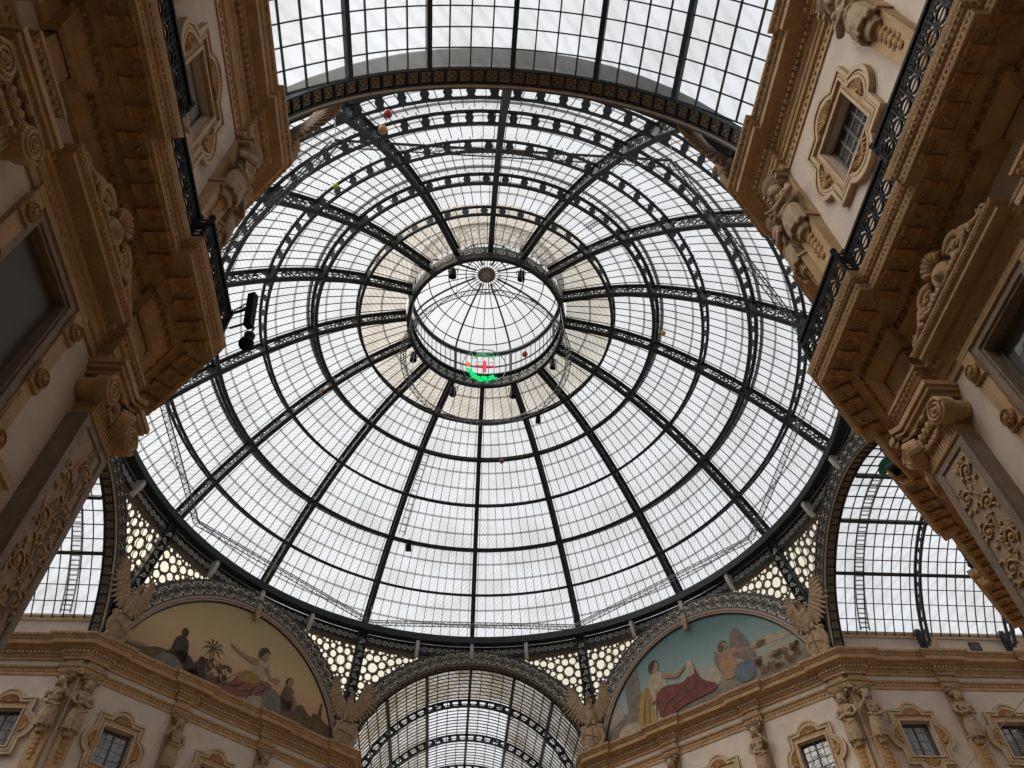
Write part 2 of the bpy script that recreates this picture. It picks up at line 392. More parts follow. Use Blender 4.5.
        for M in along(pathm, sg, 0.07, 0.1): mb.sph((0, 0, 11.92), (0.04, 0.02, 0.022), 5, 3, M)
        mb.build('bead_row', STONE2, root)
# plinths between upper cornice and vault glazing
def plinth(name, x0, x1, y, sgn, label):
    root = empty(name, kind='structure'); tag(root, label)
    mb = MB(); a, b = min(x0, x1), max(x0, x1)
    d = 0.05
    mb.box(a, b, y - sgn * 0, y + sgn * 0.4, 22.7, 24.1) if sgn > 0 else mb.box(a, b, y - 0.4, y, 22.7, 24.1)
    f = y - sgn * 0.06
    yy = sorted((f, y + sgn * 0.3))
    mb.box(a, b, yy[0], yy[1], 22.75, 23.0); mb.box(a, b, yy[0] - 0.02, yy[1] + 0.02, 23.86, 24.08); mb.box(a, b, yy[0] - 0.06, yy[1] + 0.06, 24.08, 24.2)
    k = int((b - a) / 4.8)
    for i in range(k + 1):
        c = a + (b - a) * i / max(1, k); mb.box(c - 0.35, c + 0.35, yy[0], yy[1], 22.9, 23.95)
    mb.build('plinth', STONEP, root)
    return root
plinth('trim_%d' % (n_trim + 1), YN + 0.25, 34, HW + 0.02, 1, 'tan panelled plinth under the right-hand vault glass')
plinth('trim_%d' % (n_trim + 2), -34, -YN - 0.25, HW + 0.02, 1, 'tan panelled plinth under the left-hand vault glass')
n_trim += 2
for nm, x in (('left', -1), ('right', 1)):
    for ya, yb in ((-36.5, -18.1), (18.6, 33.2)):
        root = empty('trim_%d' % (n_trim + 1), kind='structure'); n_trim += 1
        tag(root, 'plain %s plinth under the %s vault glass' % (nm, 'overhead' if ya < 0 else 'far central'))
        mb = MB(); xs = sorted((x * 7.34, x * 7.7)); mb.box(xs[0], xs[1], ya, yb, 22.7, 24.1); xs = sorted((x * 7.28, x * 7.7)); mb.box(xs[0], xs[1], ya, yb, 24.05, 24.2); mb.build('plinth', STONEP, root)

# ================================================================== dome
LV = [(18.0, 30.02), (16.35, 32.40), (14.48, 34.68), (12.40, 36.74), (9.95, 38.62), (7.63, 39.80), (4.75, 40.66)]
def cr(p0, p1, p2, p3, t):
    return tuple(0.5 * (2 * b + (c - a) * t + (2 * a - 5 * b + 4 * c - d) * t * t + (3 * b - a - 3 * c + d) * t ** 3) for a, b, c, d in zip(p0, p1, p2, p3))
def prof(t):      # t in 0..6 -> (r, z)
    i = min(int(t), len(LV) - 2); f = t - i
    p1, p2 = LV[i], LV[i + 1]
    p0 = LV[i - 1] if i else tuple(2 * a - b for a, b in zip(p1, p2)); p3 = LV[i + 2] if i + 2 < len(LV) else tuple(2 * b - a for a, b in zip(p1, p2))
    return cr(p0, p1, p2, p3, f)
def pn(t, off):   # point on the profile pushed outwards by off
    e = 1e-3; a = prof(max(t - e, 0)); b = prof(min(t + e, 6)); dr, dz = b[0] - a[0], b[1] - a[1]; L = hypot(dr, dz)
    r, z = prof(t); return (r + off * dz / L, z - off * dr / L), (dr / L, dz / L), (dz / L, -dr / L)
DEP, GL = 0.78, 0.86
dome = empty('glass_dome', (0, 0, 30), label='vast round dome of white glass panes on sixteen dark iron ribs', cat='dome')
D0 = Vector((0, 0, -30))
def V3(rz, az): return Vector((rz[0] * cos(az), rz[0] * sin(az), rz[1])) + D0
# --- one rib (copied sixteen times)
rib = MB(); N = 48
tt = [6.0 * i / N for i in range(N + 1)]
for off, w, h in ((0.0, 0.29, 0.10), (DEP, 0.26, 0.08)):
    P = [V3(pn(t, off)[0], 0) for t in tt]; U = [Vector((pn(t, 0)[2][0], 0, pn(t, 0)[2][1])) for t in tt]
    rib.path(P, w, h, U)
for k in range(1, 6):      # solid node plates where the hoops meet
    t = float(k); a, d, n = pn(t, DEP / 2); c = V3(a, 0); dd = Vector((d[0], 0, d[1])); nn = Vector((n[0], 0, n[1]))
    rib.poly([c + dd * x + nn * y + Vector((0, -0.05, 0)) for x, y in ((-.42, -.38), (.42, -.38), (.27, 0), (.42, .38), (-.42, .38), (-.27, 0))], (0, 0.1, 0))
a, d, n = pn(0.1, DEP / 2); c = V3(a, 0)
rib_me = rib.data('rib', IRON)
web = MB(); t = 0.12; side = 1
while t < 5.95:
    near_node = abs(t - round(t)) < 0.13 and 0 < round(t) < 6
    (r, z), d, n = pn(t, DEP / 2); c = V3((r, z), 0); dd = Vector((d[0], 0, d[1])); nn = Vector((n[0], 0, n[1]))
    if not near_node:
        web.ring(c + nn * 0.04 * side, dd, nn, 0.2, 0.265, 0.06, 12)
        web.ring(c + nn * 0.04 * side, dd, nn, 0.0, 0.075, 0.06, 6)
        web.bar(c + nn * 0.04 * side + dd * .2, c + nn * 0.04 * side - dd * .05, .045, .05, (0, 1, 0))
        web.tube([c + dd * 0.36 + nn * 0.36 * side, c + dd * 0.24 + nn * 0.12 * side, c + dd * 0.36 - nn * .12 * side, c + dd * 0.26 - nn * 0.36 * side], 0.033, 4)
    side = -side
    e = 1e-2; L = (Vector(prof(t + e)) - Vector(prof(t))).length / e; t += 0.62 / L
web_me = web.data('scrollwork', IRON)
for k in range(16):
    o = link('rib', rib_me, dome); o.rotation_euler = (0, 0, pi / 2 + k * pi / 8)
    link('scrollwork', web_me, o)
# --- hoops
NS = 96
def around(mb, r, z, w, h, n=NS, rot=0.0):   # ring beam of rectangular section (w radial, h vertical)
    mb.loop([[(Vector(((r + x) * cos(a), (r + x) * sin(a), z + y)) + D0) for x, y in ((-w / 2, -h / 2), (w / 2, -h / 2), (w / 2, h / 2), (-w / 2, h / 2))] for a in [rot + 2 * pi * i / n for i in range(n)]], True)
for k in range(1, 6):
    heavy = k in (2, 4); mb = MB(); t = float(k); hd = 0.56
    for off, w in ((0.05, 0.22 if heavy else 0.17), (0.05 + hd, 0.2 if heavy else 0.15)):
        (r, z), d, n = pn(t, off)
        dv = lambda a: Vector((d[0] * cos(a), d[0] * sin(a), d[1])); nv = lambda a: Vector((n[0] * cos(a), n[0] * sin(a), n[1]))
        mb.loop([[V3((r, z), a) + dv(a) * x + nv(a) * y for x, y in ((-w / 2, -0.045), (w / 2, -0.045), (w / 2, 0.045), (-w / 2, 0.045))] for a in [2 * pi * i / NS for i in range(NS)]], True)
    r0 = prof(t)[0]; per = max(3, int(round(r0 * pi / 8 / 0.92)))
    for i in range(16 * per):
        a = 2 * pi * (i + 0.5) / (16 * per); (r, z), d, n = pn(t, 0.05 + hd / 2); c = V3((r, z), a)
        tv = Vector((-sin(a), cos(a), 0)); nv_ = Vector((n[0] * cos(a), n[0] * sin(a), n[1])); dv_ = tv.cross(nv_)
        o = [(-.26, -.28), (.26, -.28), (.13, -.15), (.2, 0), (.13, .15), (.26, .28), (-.26, .28), (-.13, .15), (-.2, 0), (-.13, -.15)]
        mb.poly([c + tv * x + nv_ * y - dv_ * 0.03 for x, y in o], dv_ * 0.06)
    mb.build('hoop', IRON, dome)
    if heavy:                                 # dark gutter walk lying on the glass outside
        mb = MB(); (r, z), d, n = pn(t, GL + 0.12); (r2, z2), _, _ = pn(t - 0.07, GL + 0.12)
        mb.loop([[V3(q, a) for q in ((r, z), (r2, z2), (r2 + .02, z2 + .05), (r + .02, z + .05))] for a in [2 * pi * i / NS for i in range(NS)]], True)
        mb.build('gutter', IRONG, dome)
# --- glazing, one bay copied sixteen times
BAYN = [12, 12, 10, 9, 7, 5]; gm = MB(); bm_ = MB(); lap = MB()
for k in range(6):
    nb = BAYN[k]; ts = [k + i / 6 for i in range(7)]
    gm.sheet([[V3(pn(t, GL)[0], -pi / 16 + pi / 8 * j / nb) for j in range(nb + 1)] for t in ts])
    for j in range(nb):
        az = -pi / 16 + pi / 8 * (j + 0.5) / nb
        bm_.path([V3(pn(t, GL - 0.06)[0], az) for t in ts], 0.03 if nb > 9 else 0.034, 0.05, [Vector((pn(t, 0)[2][0] * cos(az), pn(t, 0)[2][0] * sin(az), pn(t, 0)[2][1])) for t in ts])
    for q in ((1 / 3, 2 / 3) if k < 5 else (0.5,)):
        t = k + q; pp = [V3(pn(t, GL - 0.02)[0], -pi / 16 + pi / 8 * j / nb) for j in range(nb + 1)]
        lap.path(pp, 0.12, 0.02, [Vector((pn(t, 0)[2][0], 0, pn(t, 0)[2][1]))])
gm.mi = [1 if i >= len(gm.mi) - 6 * BAYN[5] else 0 for i in range(len(gm.mi))]
gme = gm.data('glazing', [DOMEGL, TIERGL], fix=False); bme = bm_.data('glazing_bars', IRON); lme = lap.data('lap_joints', LAPGL)
for k in range(16):
    o = link('glazing', gme, dome); o.rotation_euler = (0, 0, pi / 2 + (k + 0.5) * pi / 8)
    link('glazing_bars', bme, o); link('lap_joints', lme, o)
# --- base ring, scroll fascia, brackets
mb = MB(); around(mb, 18.05, 30.02, 0.5, 0.42); around(mb, 17.98, 29.78, 0.5, 0.1); around(mb, 18.5, 30.25, 0.7, 0.12)
mb.build('base_ring', IRON, dome)
mb = MB(); around(mb, 18.42, 29.45, 0.06, 0.75); around(mb, 18.36, 29.05, 0.24, 0.09); mb.build('fascia', IRON, dome)
mb = MB()
n_s = 264
for i in range(n_s):
    a = 2 * pi * i / n_s; m8 = (a / (pi / 8)) % 1
    c = Vector((18.36 * cos(a), 18.36 * sin(a), 29.42)) + D0; tv = Vector((-sin(a), cos(a), 0))
    mb.ring(c, tv, (0, 0, 1), 0.115, 0.165, 0.05, 10); mb.ring(c, tv, (0, 0, 1), 0.0, 0.045, 0.05, 6)
    mb.bar(c + tv * 0.12 + Vector((0, 0, -0.13)), c + tv * 0.30 + Vector((0, 0, 0.15)), 0.03, 0.035, (cos(a), sin(a), 0))
mb.build('wave_scrolls', SCROLL, dome)
brk = MB()
pr = [(17.86, 29.84), (17.82, 29.55), (17.92, 29.2), (18.12, 28.85), (18.2, 28.75), (18.34, 28.78), (18.3, 29.2), (18.3, 29.84)]
brk.poly([Vector((r, -0.11, z)) + D0 for r, z in pr], (0, 0.22, 0))
brk_me = brk.data('bracket', SCROLL)
for k in range(32):
    if k % 4 == 2: continue
    o = link('bracket', brk_me, dome); o.rotation_euler = (0, 0, k * pi / 16)
# --- struts down to the eight octagon corners
st = MB()
A_, B_ = Vector((18.15, 0, 29.8)) + D0, Vector((19.45, 0, 24.6)) + D0
ax = (B_ - A_).normalized(); nr = ax.cross(Vector((0, 1, 0)))
st.bar(A_, B_, 0.12, 0.08, nr)
for s in (-1, 1):
    st.bar(A_ + Vector((0, s * 0.26, 0)), B_ + Vector((0, s * 0.26, 0)), 0.10, 0.3, nr)
st.bar(A_ + nr * 0.12, B_ + nr * 0.12, 0.6, 0.03, nr)
st_me = st.data('strut', IRON)
so = MB()
for i in range(11):
    c = A_.lerp(B_, 0.12 + 0.08 * i) + nr * -0.1
    so.ring(c + Vector((0, 0.06 if i % 2 else -0.06, 0)), ax, (0, 1, 0), 0.07, 0.12, 0.04, 9); so.ring(c + Vector((0, -0.1 if i % 2 else 0.1, 0)) + ax * 0.12, ax, (0, 1, 0), 0.02, 0.06, 0.04, 7)
so_me = so.data('scrollwork', SCROLL)
for k in range(8):
    o = link('strut', st_me, dome); o.rotation_euler = (0, 0, pi / 8 + k * pi / 4); link('scrollwork', so_me, o)

# ================================================================== lantern on top of the dome
lan = empty('lantern_cupola', (0, 0, 40), label='small glazed lantern with a shallow glass cupola over the eye of the dome', cat='lantern')
D1 = Vector((0, 0, -40)); LR = 4.62
def around1(mb, r, z, w, h, n=64): mb.loop([[(Vector(((r + x) * cos(a), (r + x) * sin(a), z + y)) + D1) for x, y in ((-w / 2, -h / 2), (w / 2, -h / 2), (w / 2, h / 2), (-w / 2, h / 2))] for a in [2 * pi * i / n for i in range(n)]], True)
mb = MB(); around1(mb, 4.72, 40.2, 0.24, 0.14); around1(mb, 4.72, 41.36, 0.2, 0.12); around1(mb, 4.82, 40.78, 0.04, 1.06)
mb.build('eye_ring', IRON, lan)
mb = MB()
for i in range(48):
    a = 2 * pi * (i + .5) / 48; c = Vector((4.76 * cos(a), 4.76 * sin(a), 40.78)) + D1; tv = Vector((-sin(a), cos(a), 0))
    for sx, sz in ((-.12, -.2), (.12, -.2), (-.12, .2), (.12, .2)): mb.ring(c + tv * sx + Vector((0, 0, sz)), tv, (0, 0, 1), 0.05, 0.1, 0.03, 8)
    mb.ring(c, tv, (0, 0, 1), 0.0, 0.07, 0.03, 6)
for i in range(48):
    a = 2 * pi * i / 48; c = Vector((4.87 * cos(a), 4.87 * sin(a), 40.78)) + D1; tv = Vector((-sin(a), cos(a), 0))
    mb.ring(c, tv, (0, 0, 1), 0.18, 0.25, 0.03, 10); mb.ring(c, tv, (0, 0, 1), 0.0, 0.08, 0.03, 6)
mb.build('ring_scrolls', SCROLL, lan)
mb = MB()
for i in range(80):
    a = 2 * pi * i / 80; big = i % 10 == 5
    p = Vector((4.78 * cos(a), 4.78 * sin(a), 41.4)) + D1; q = Vector((4.95 * cos(a), 4.95 * sin(a), 43.9)) + D1
    mb.bar(p, q, 0.16 if big else 0.035, 0.12 if big else 0.035, (cos(a), sin(a), 0))
around1(mb, 4.85, 42.4, 0.08, 0.07); mb.build('post', IRON, lan)
mb = MB(); around1(mb, 4.95, 43.95, 0.26, 0.18); mb.build('cupola_ring', IRON, lan)
mb = MB(); mb.sheet([[(4.86 * cos(2 * pi * j / 64) , 4.86 * sin(2 * pi * j / 64), 41.4 - 40), ][0:1] + [] for j in range(0)] or [[Vector((4.82 * cos(2 * pi * j / 64), 4.82 * sin(2 * pi * j / 64), 41.4)) + D1 for j in range(65)], [Vector((4.98 * cos(2 * pi * j / 64), 4.98 * sin(2 * pi * j / 64), 43.9)) + D1 for j in range(65)]])
mb.build('side_glass', TOPGL, lan, fix=False)
cup = lambda f: (4.98 * cos(f * pi / 2), 43.95 + 2.5 * sin(f * pi / 2))
mb = MB(); mb.sheet([[V3(cup(f / 8), 2 * pi * j / 64) + Vector((0, 0, -10)) for j in range(65)] for f in range(8)] + [[V3((0.3, 46.45), 2 * pi * j / 64) + Vector((0, 0, -10)) for j in range(65)]])
mb.build('cupola_glass', TOPGL, lan, fix=False)
mb = MB()
for i in range(32):
    a = 2 * pi * i / 32; big = i % 4 == 2
    pts = [V3(cup(f / 10), a) + Vector((0, 0, -10.06)) for f in range(10)]
    mb.path(pts, 0.11 if big else 0.045, 0.1 if big else 0.05, [(0, 0, 1)])
for f in (0.22, 0.44, 0.66, 0.82):
    r, z = cup(f); around1(mb, r, z - 0.06, 0.06, 0.05)
mb.build('cupola_bars', IRON, lan)
mb = MB(); mb.lathe([(0.6, 46.28), (0.6, 46.36), (0.3, 46.42), (0.001, 46.42)], 24, TR(0, 0, -40)); mb.lathe([(0.001, 46.0), (0.12, 46.05), (0.3, 46.28)], 12, TR(0, 0, -40), capped=False)
for i in range(24):
    a = 2 * pi * i / 24; mb.bar((0.4 * cos(a), 0.4 * sin(a), 6.27), (1.0 * cos(a), 1.0 * sin(a), 6.26), 0.05, 0.04)
mb.build('hub', GREYST, lan)

# ================================================================== arches, lunettes, spandrels
ACZ, RI, RO = 21.05, 7.40, 8.35
def clip_ro(a, lim): return min(RO, lim / max(abs(cos(a)), 1e-6))
A0 = math.asin((22.72 - ACZ) / RI)
def arc_pts(r, n=40, a0=A0): return [a0 + (pi - 2 * a0) * i / n for i in range(n + 1)]
band_me = {}
def arch(label, loc, rz, soffit=True, cols=(STONE2,)):
    """local frame: x across, -y towards the octagon, z up from the floor"""
    root = empty('iron_arch' if soffit else 'lunette_arch', (loc[0], loc[1], 22.7), rz, label, 'arch')
    if 'b' not in band_me:
        D = TR(0, 0, -22.7); mb = MB(); lim = 7.34
        R = []
        for a in arc_pts(RI, 60):
            ro = max(clip_ro(a, lim), RI + 0.02); R.append([(RI * cos(a), 0.0, ACZ + RI * sin(a)), (ro * cos(a), 0.0, ACZ + ro * sin(a)), (ro * cos(a), 0.12, ACZ + ro * sin(a)), (RI * cos(a), 0.12, ACZ + RI * sin(a))])
        mb.loop(R, M=D); band_me['b'] = mb.data('band', CREAM)
        mb = MB(); e = RO - 0.05
        for r, w in ((RI + 0.05, 0.09), (RO - 0.045, 0.09)):
            P = [(r * cos(a), -0.03, ACZ + r * sin(a)) for a in arc_pts(r, 60, A0 if r < 8 else math.asin((25.25 - ACZ) / RO))]
            mb.path(P, 0.08, w, [Vector((cos(a), 0, sin(a))) for a in arc_pts(r, 60, A0 if r < 8 else math.asin((25.25 - ACZ) / RO))], M=D)
        band_me['e'] = mb.data('edging', IRONG)
        mb = MB(); rm = (RI + RO) / 2; n = 25; a0 = math.asin((25.6 - ACZ) / RO) - 0.04
        for i in range(n):
            a = a0 + (pi - 2 * a0) * i / (n - 1); c = Vector((rm * cos(a), -0.02, ACZ + rm * sin(a))); tv = Vector((-sin(a), 0, cos(a))); rv = Vector((cos(a), 0, sin(a)))
            mb.ring(c, tv, rv, 0.25, 0.29, 0.03, 14); mb.ring(c, tv, rv, 0.0, 0.07, 0.05, 8)
            for k in range(8):
                th = k * pi / 4; d = tv * cos(th) + rv * sin(th); w = tv * -sin(th) + rv * cos(th)
                mb.poly([c + d * 0.08, c + d * 0.15 + w * 0.05, c + d * 0.22, c + d * 0.15 - w * 0.05], (0, -0.02, 0))
            if i < n - 1:
                a2 = a0 + (pi - 2 * a0) * (i + .5) / (n - 1)
                for q in (-.3, .3):
                    c = Vector(((rm + q) * cos(a2), -0.02, ACZ + (rm + q) * sin(a2))); mb.ring(c, (-sin(a2), 0, cos(a2)), (cos(a2), 0, sin(a2)), 0.0, 0.09, 0.03, 4)
                c = Vector((rm * cos(a2), -0.02, ACZ + rm * sin(a2))); mb.ring(c, (-sin(a2), 0, cos(a2)), (cos(a2), 0, sin(a2)), 0.03, 0.08, 0.03, 6)
        for i in range(2 * 14):
            a = A0 + 0.04 + (a0 - A0 - 0.1) * (i // 2) / 13; a = a if i % 2 else pi - a; c = Vector(((RI + .2) * cos(a), -0.02, ACZ + (RI + .2) * sin(a)))
            mb.ring(c, (-sin(a), 0, cos(a)), (cos(a), 0, sin(a)), 0.03, 0.075, 0.03, 7)
        band_me['r'] = mb.data('rosettes', IRON)
        for q in ('b', 'e', 'r'): band_me[q].transform(Matrix.Identity(4)) if q == 'b' else None
        band_me['r'].transform(D)
        mb = MB(); tl = MB(); n = 44; d0, d1 = 0.1, 0.62
        mb.loop([[(q * cos(a), y, ACZ + q * sin(a)) for q, y in ((RI + .06, d0), (RI + .06, d1), (RI + .2, d1), (RI + .2, d0))] for a in arc_pts(RI, 60)], M=D)
        for r in (d0 + 0.03, d1 - 0.03):
            mb.path([((RI + .01) * cos(a), r, ACZ + (RI + .01) * sin(a)) for a in arc_pts(RI, 60)], 0.06, 0.12, [Vector((cos(a), 0, sin(a))) for a in arc_pts(RI, 60)], M=D)
        for i in range(n):
            a = A0 + (pi - 2 * A0) * i / n; mb.bar((RI * cos(a) , d0, ACZ + RI * sin(a)), (RI * cos(a), d1, ACZ + RI * sin(a)), 0.07, 0.12, (cos(a), 0, sin(a)), M=D)
            a += (pi - 2 * A0) / n / 2; c = Vector(((RI + .05) * cos(a), (d0 + d1) / 2, ACZ + (RI + .05) * sin(a))); tv = Vector((-sin(a), 0, cos(a))); yv = Vector((0, 1, 0))
            c = D @ c
            tl.ring(c, (tv + yv) * S2, (yv - tv) * S2, 0.18, 0.24, 0.05, 4); tl.ring(c, tv, yv, 0.0, 0.06, 0.07, 7)
            for th in range(4):
                dd = tv * cos(th * pi / 2 + pi / 4) + yv * sin(th * pi / 2 + pi / 4); tl.ring(c + dd * 0.13, tv, yv, 0.02, 0.065, 0.06, 6)
        band_me['s'] = mb.data('soffit', IRON); band_me['t'] = tl.data('soffit_tiles', TILE)
    for q, nm in (('b', 'band'), ('e', 'edging'), ('r', 'rosettes')): link(nm, band_me[q], root)
    if soffit:
        o = link('soffit', band_me['s'], root); link('soffit_tiles', band_me['t'], o)
    return root
arch('iron arch with rosette band at the mouth of the far central arm', (0, 18.15), 0)
arch('iron arch with rosette band at the mouth of the right-hand arm', (18.15, 0), -pi / 2)
arch('iron arch with rosette band at the mouth of the left-hand arm', (-18.15, 0), pi / 2)
arch('iron arch overhead with square soffit tiles, behind the near vault edge', (0, -18.05), pi)
lunL = arch('rosette arch band framing the lunette with the palm tree', (-12.72, 12.72), pi / 4, False)
lunR = arch('rosette arch band framing the lunette with the blue sky', (12.72, 12.72), -pi / 4, False)
arch('rosette arch band over the hidden near left corner face', (-12.5, -12.5), 3 * pi / 4, False)
arch('rosette arch band over the hidden near right corner face', (12.5, -12.5), -3 * pi / 4, False)

# --- painted lunettes
def ramp_mat(name, stops, nscale=1.5, amt=0.5, z0=0.0, z1=5.5):
    m = bpy.data.materials.new(name); m.use_nodes = True; n = m.node_tree.nodes; l = m.node_tree.links; b = n['Principled BSDF']; b.inputs['Roughness'].default_value = 0.8
    b.inputs['Specular IOR Level'].default_value = 0.1
    t = n.new('ShaderNodeTexCoord'); sx = n.new('ShaderNodeSeparateXYZ'); l.new(t.outputs['Object'], sx.inputs[0])
    q = n.new('ShaderNodeTexNoise'); q.inputs['Scale'].default_value = nscale; q.inputs['Detail'].default_value = 5; l.new(t.outputs['Object'], q.inputs[0])
    mr = n.new('ShaderNodeMapRange'); mr.inputs[1].default_value = z0; mr.inputs[2].default_value = z1; l.new(sx.outputs['Z'], mr.inputs[0])
    ma = n.new('ShaderNodeMath'); ma.operation = 'MULTIPLY_ADD'; ma.inputs[1].default_value = amt; l.new(q.outputs[0], ma.inputs[0])
    sb = n.new('ShaderNodeMath'); sb.operation = 'SUBTRACT'; sb.inputs[1].default_value = amt / 2; l.new(mr.outputs[0], sb.inputs[0]); l.new(sb.outputs[0], ma.inputs[2])
    r = n.new('ShaderNodeValToRGB'); e = r.color_ramp.elements
    for i, (p, c) in enumerate(stops):
        k = e[i] if i < 2 else e.new(p); k.position = p; k.color = (*c, 1)
    l.new(ma.outputs[0], r.inputs[0]); l.new(r.outputs[0], b.inputs['Base Color']); return m
def paint(name, c): return mat('paint_' + name, c, 0.85, 0.35, 2.5)
PSKIN = paint('skin', (0.34, 0.21, 0.13)); PDARK = paint('shade', (0.07, 0.05, 0.04)); PRED = paint('wine', (0.17, 0.055, 0.05)); PROSE = paint('rose', (0.26, 0.11, 0.09))
PYEL = paint('ochre', (0.34, 0.22, 0.07)); PGREEN = paint('olive', (0.10, 0.11, 0.045)); PCREAM = paint('cream', (0.40, 0.33, 0.24)); PBROWN = paint('umber', (0.15, 0.10, 0.06)); PBLUE = paint('slate', (0.13, 0.16, 0.19)); PGREY = paint('stone', (0.19, 0.165, 0.14))
def blob(pts, n=6):     # closed smooth outline through pts (x, z)
    out = []; k = len(pts)
    for i in range(k):
        for j in range(n): out.append(cr(pts[i - 1], pts[i], pts[(i + 1) % k], pts[(i + 2) % k], j / n))
    return out
def oval(x, z, a, b, rot=0.0, n=14): return [(x + a * cos(t) * cos(rot) - b * sin(t) * sin(rot), z + a * cos(t) * sin(rot) + b * sin(t) * cos(rot)) for t in [2 * pi * i / n for i in range(n)]]
def limb(pts, w): 
    L = []; R = []
    for i, p in enumerate(pts):
        q = pts[min(i + 1, len(pts) - 1)]; o = pts[max(i - 1, 0)]; dx, dz = q[0] - o[0], q[1] - o[1]; h = hypot(dx, dz) or 1; ww = w[i] if isinstance(w, (list, tuple)) else w
        L.append((p[0] - dz / h * ww, p[1] + dx / h * ww)); R.append((p[0] + dz / h * ww, p[1] - dx / h * ww))
    return L + R[::-1]
def lunette(label, loc, rz, sky, shapes):
    root = empty('painted_lunette', (loc[0], loc[1], 22.7), rz, label, 'mural'); D = TR(0, 0, -22.7)
    mb = MB(); r = RI - 0.1; aa = arc_pts(r, 48, math.asin((22.74 - ACZ) / r))
    mb.poly([(r * cos(a), 0.12, ACZ + r * sin(a)) for a in aa], (0, 0.1, 0), D); mb.build('painted_field', sky, root)
    mb = MB()
    for r, w, y in ((RI - 0.06, 0.14, 0.02), (RI - 0.2, 0.1, 0.06)):
        aa = arc_pts(r, 60, math.asin((22.74 - ACZ) / r)); mb.path([(r * cos(a), y, ACZ + r * sin(a)) for a in aa], 0.14, w, [Vector((cos(a), 0, sin(a))) for a in aa], M=D)
    mb.build('moulding', PINKMOULD, root)
    mb = MB(); r = RI - 0.285; aa = arc_pts(r, 60, math.asin((22.74 - ACZ) / r)); mb.path([(r * cos(a), 0.09, ACZ + r * sin(a)) for a in aa], 0.06, 0.07, [Vector((cos(a), 0, sin(a))) for a in aa], M=D); mb.build('inner_fillet', IRON, root)
    for i, (nm, m, outs) in enumerate([q for sh in shapes for q in ([(sh[0][:-1], sh[1], [o]) for o in sh[2]] if sh[0] in ('rocks', 'clouds', 'wings') else [sh])]):
        mb = MB()
        for o in outs: 
            pts = [(x, z) for x, z in o]
            mb.poly([(x, 0.115 - 0.004 * i, z) for x, z in pts], (0, 0.004, 0))
        mb.build(nm, m, root)
    mb = MB(); mb.poly([(-.14, -.12, 28.85 - 22.7), (.14, -.12, 28.85 - 22.7), (.16, -.2, 28.2 - 22.7), (.12, -.24, 27.9 - 22.7), (.05, -.2, 27.72 - 22.7), (-.05, -.2, 27.72 - 22.7), (-.12, -.24, 27.9 - 22.7), (-.16, -.2, 28.2 - 22.7)], (0, 0.32, 0))
    mb.ring((0, -.16, 5.08), (1, 0, 0), (0, 0, 1), 0.07, 0.12, 0.06, 10); mb.build('keystone', STATUE, root)
    return root
def person_p(x, z, s, lean=0.0, face=1):
    """generic draped seated figure: body parts as outlines, s = head-to-hip height"""
    hx = x + lean * s
    return dict(head=[oval(hx, z + s * 0.95, s * .12, s * .155)], hair=[blob([(hx - s * .17, z + s * .85), (hx - s * .16, z + s * 1.05), (hx, z + s * 1.15), (hx + s * .15, z + s * 1.06), (hx + s * .05 * face, z + s * 1.06), (hx - s * .06 * face, z + s * .9)])],
                torso=[blob([(x - s * .25, z), (hx - s * .24, z + s * .6), (hx - s * .1, z + s * .8), (hx + s * .1, z + s * .8), (hx + s * .25, z + s * .6), (x + s * .25, z)])])
skyL = ramp_mat('mural_dusk_sky', [(0.0, (0.10, 0.10, 0.05)), (0.14, (0.12, 0.11, 0.06)), (0.2, (0.46, 0.29, 0.17)), (0.45, (0.50, 0.36, 0.20)), (1.0, (0.38, 0.31, 0.16))], 0.6, 0.15)
skyR = ramp_mat('mural_day_sky', [(0.0, (0.15, 0.13, 0.10)), (0.18, (0.20, 0.18, 0.13)), (0.32, (0.33, 0.31, 0.24)), (0.5, (0.22, 0.30, 0.29)), (1.0, (0.095, 0.165, 0.18))], 0.6, 0.25)
f1 = person_p(1.0, 1.2, 2.3, 0.12, 1); f2 = person_p(-3.6, 0.9, 1.7, -0.05, -1); f3 = person_p(3.2, 1.0, 1.6, 0.05, 1)
palm = [limb([(-1.9 + .05 * sin(i), 0.9 + 0.3 * i) for i in range(6)], 0.05)] + [limb([(-1.85, 2.4), (-1.85 + .4 * cos(a), 2.4 + .35 * sin(a) + .12), (-1.85 + .75 * cos(a), 2.4 + .6 * sin(a) - .08)], [0.02, .07, .005]) for a in [i * 2 * pi / 9 for i in range(9)]]
random.seed(3)
bush = [oval(-1.4 + random.uniform(-.7, .9), 0.6 + random.uniform(0, 1.2), .16, .1, random.uniform(0, 3)) for _ in range(26)] + [limb([(-.8, .4), (-.7 + random.uniform(-.7, .5), 1.0), (-.8 + random.uniform(-.9, .9), 1.9)], [.03, .03, .01]) for _ in range(7)]
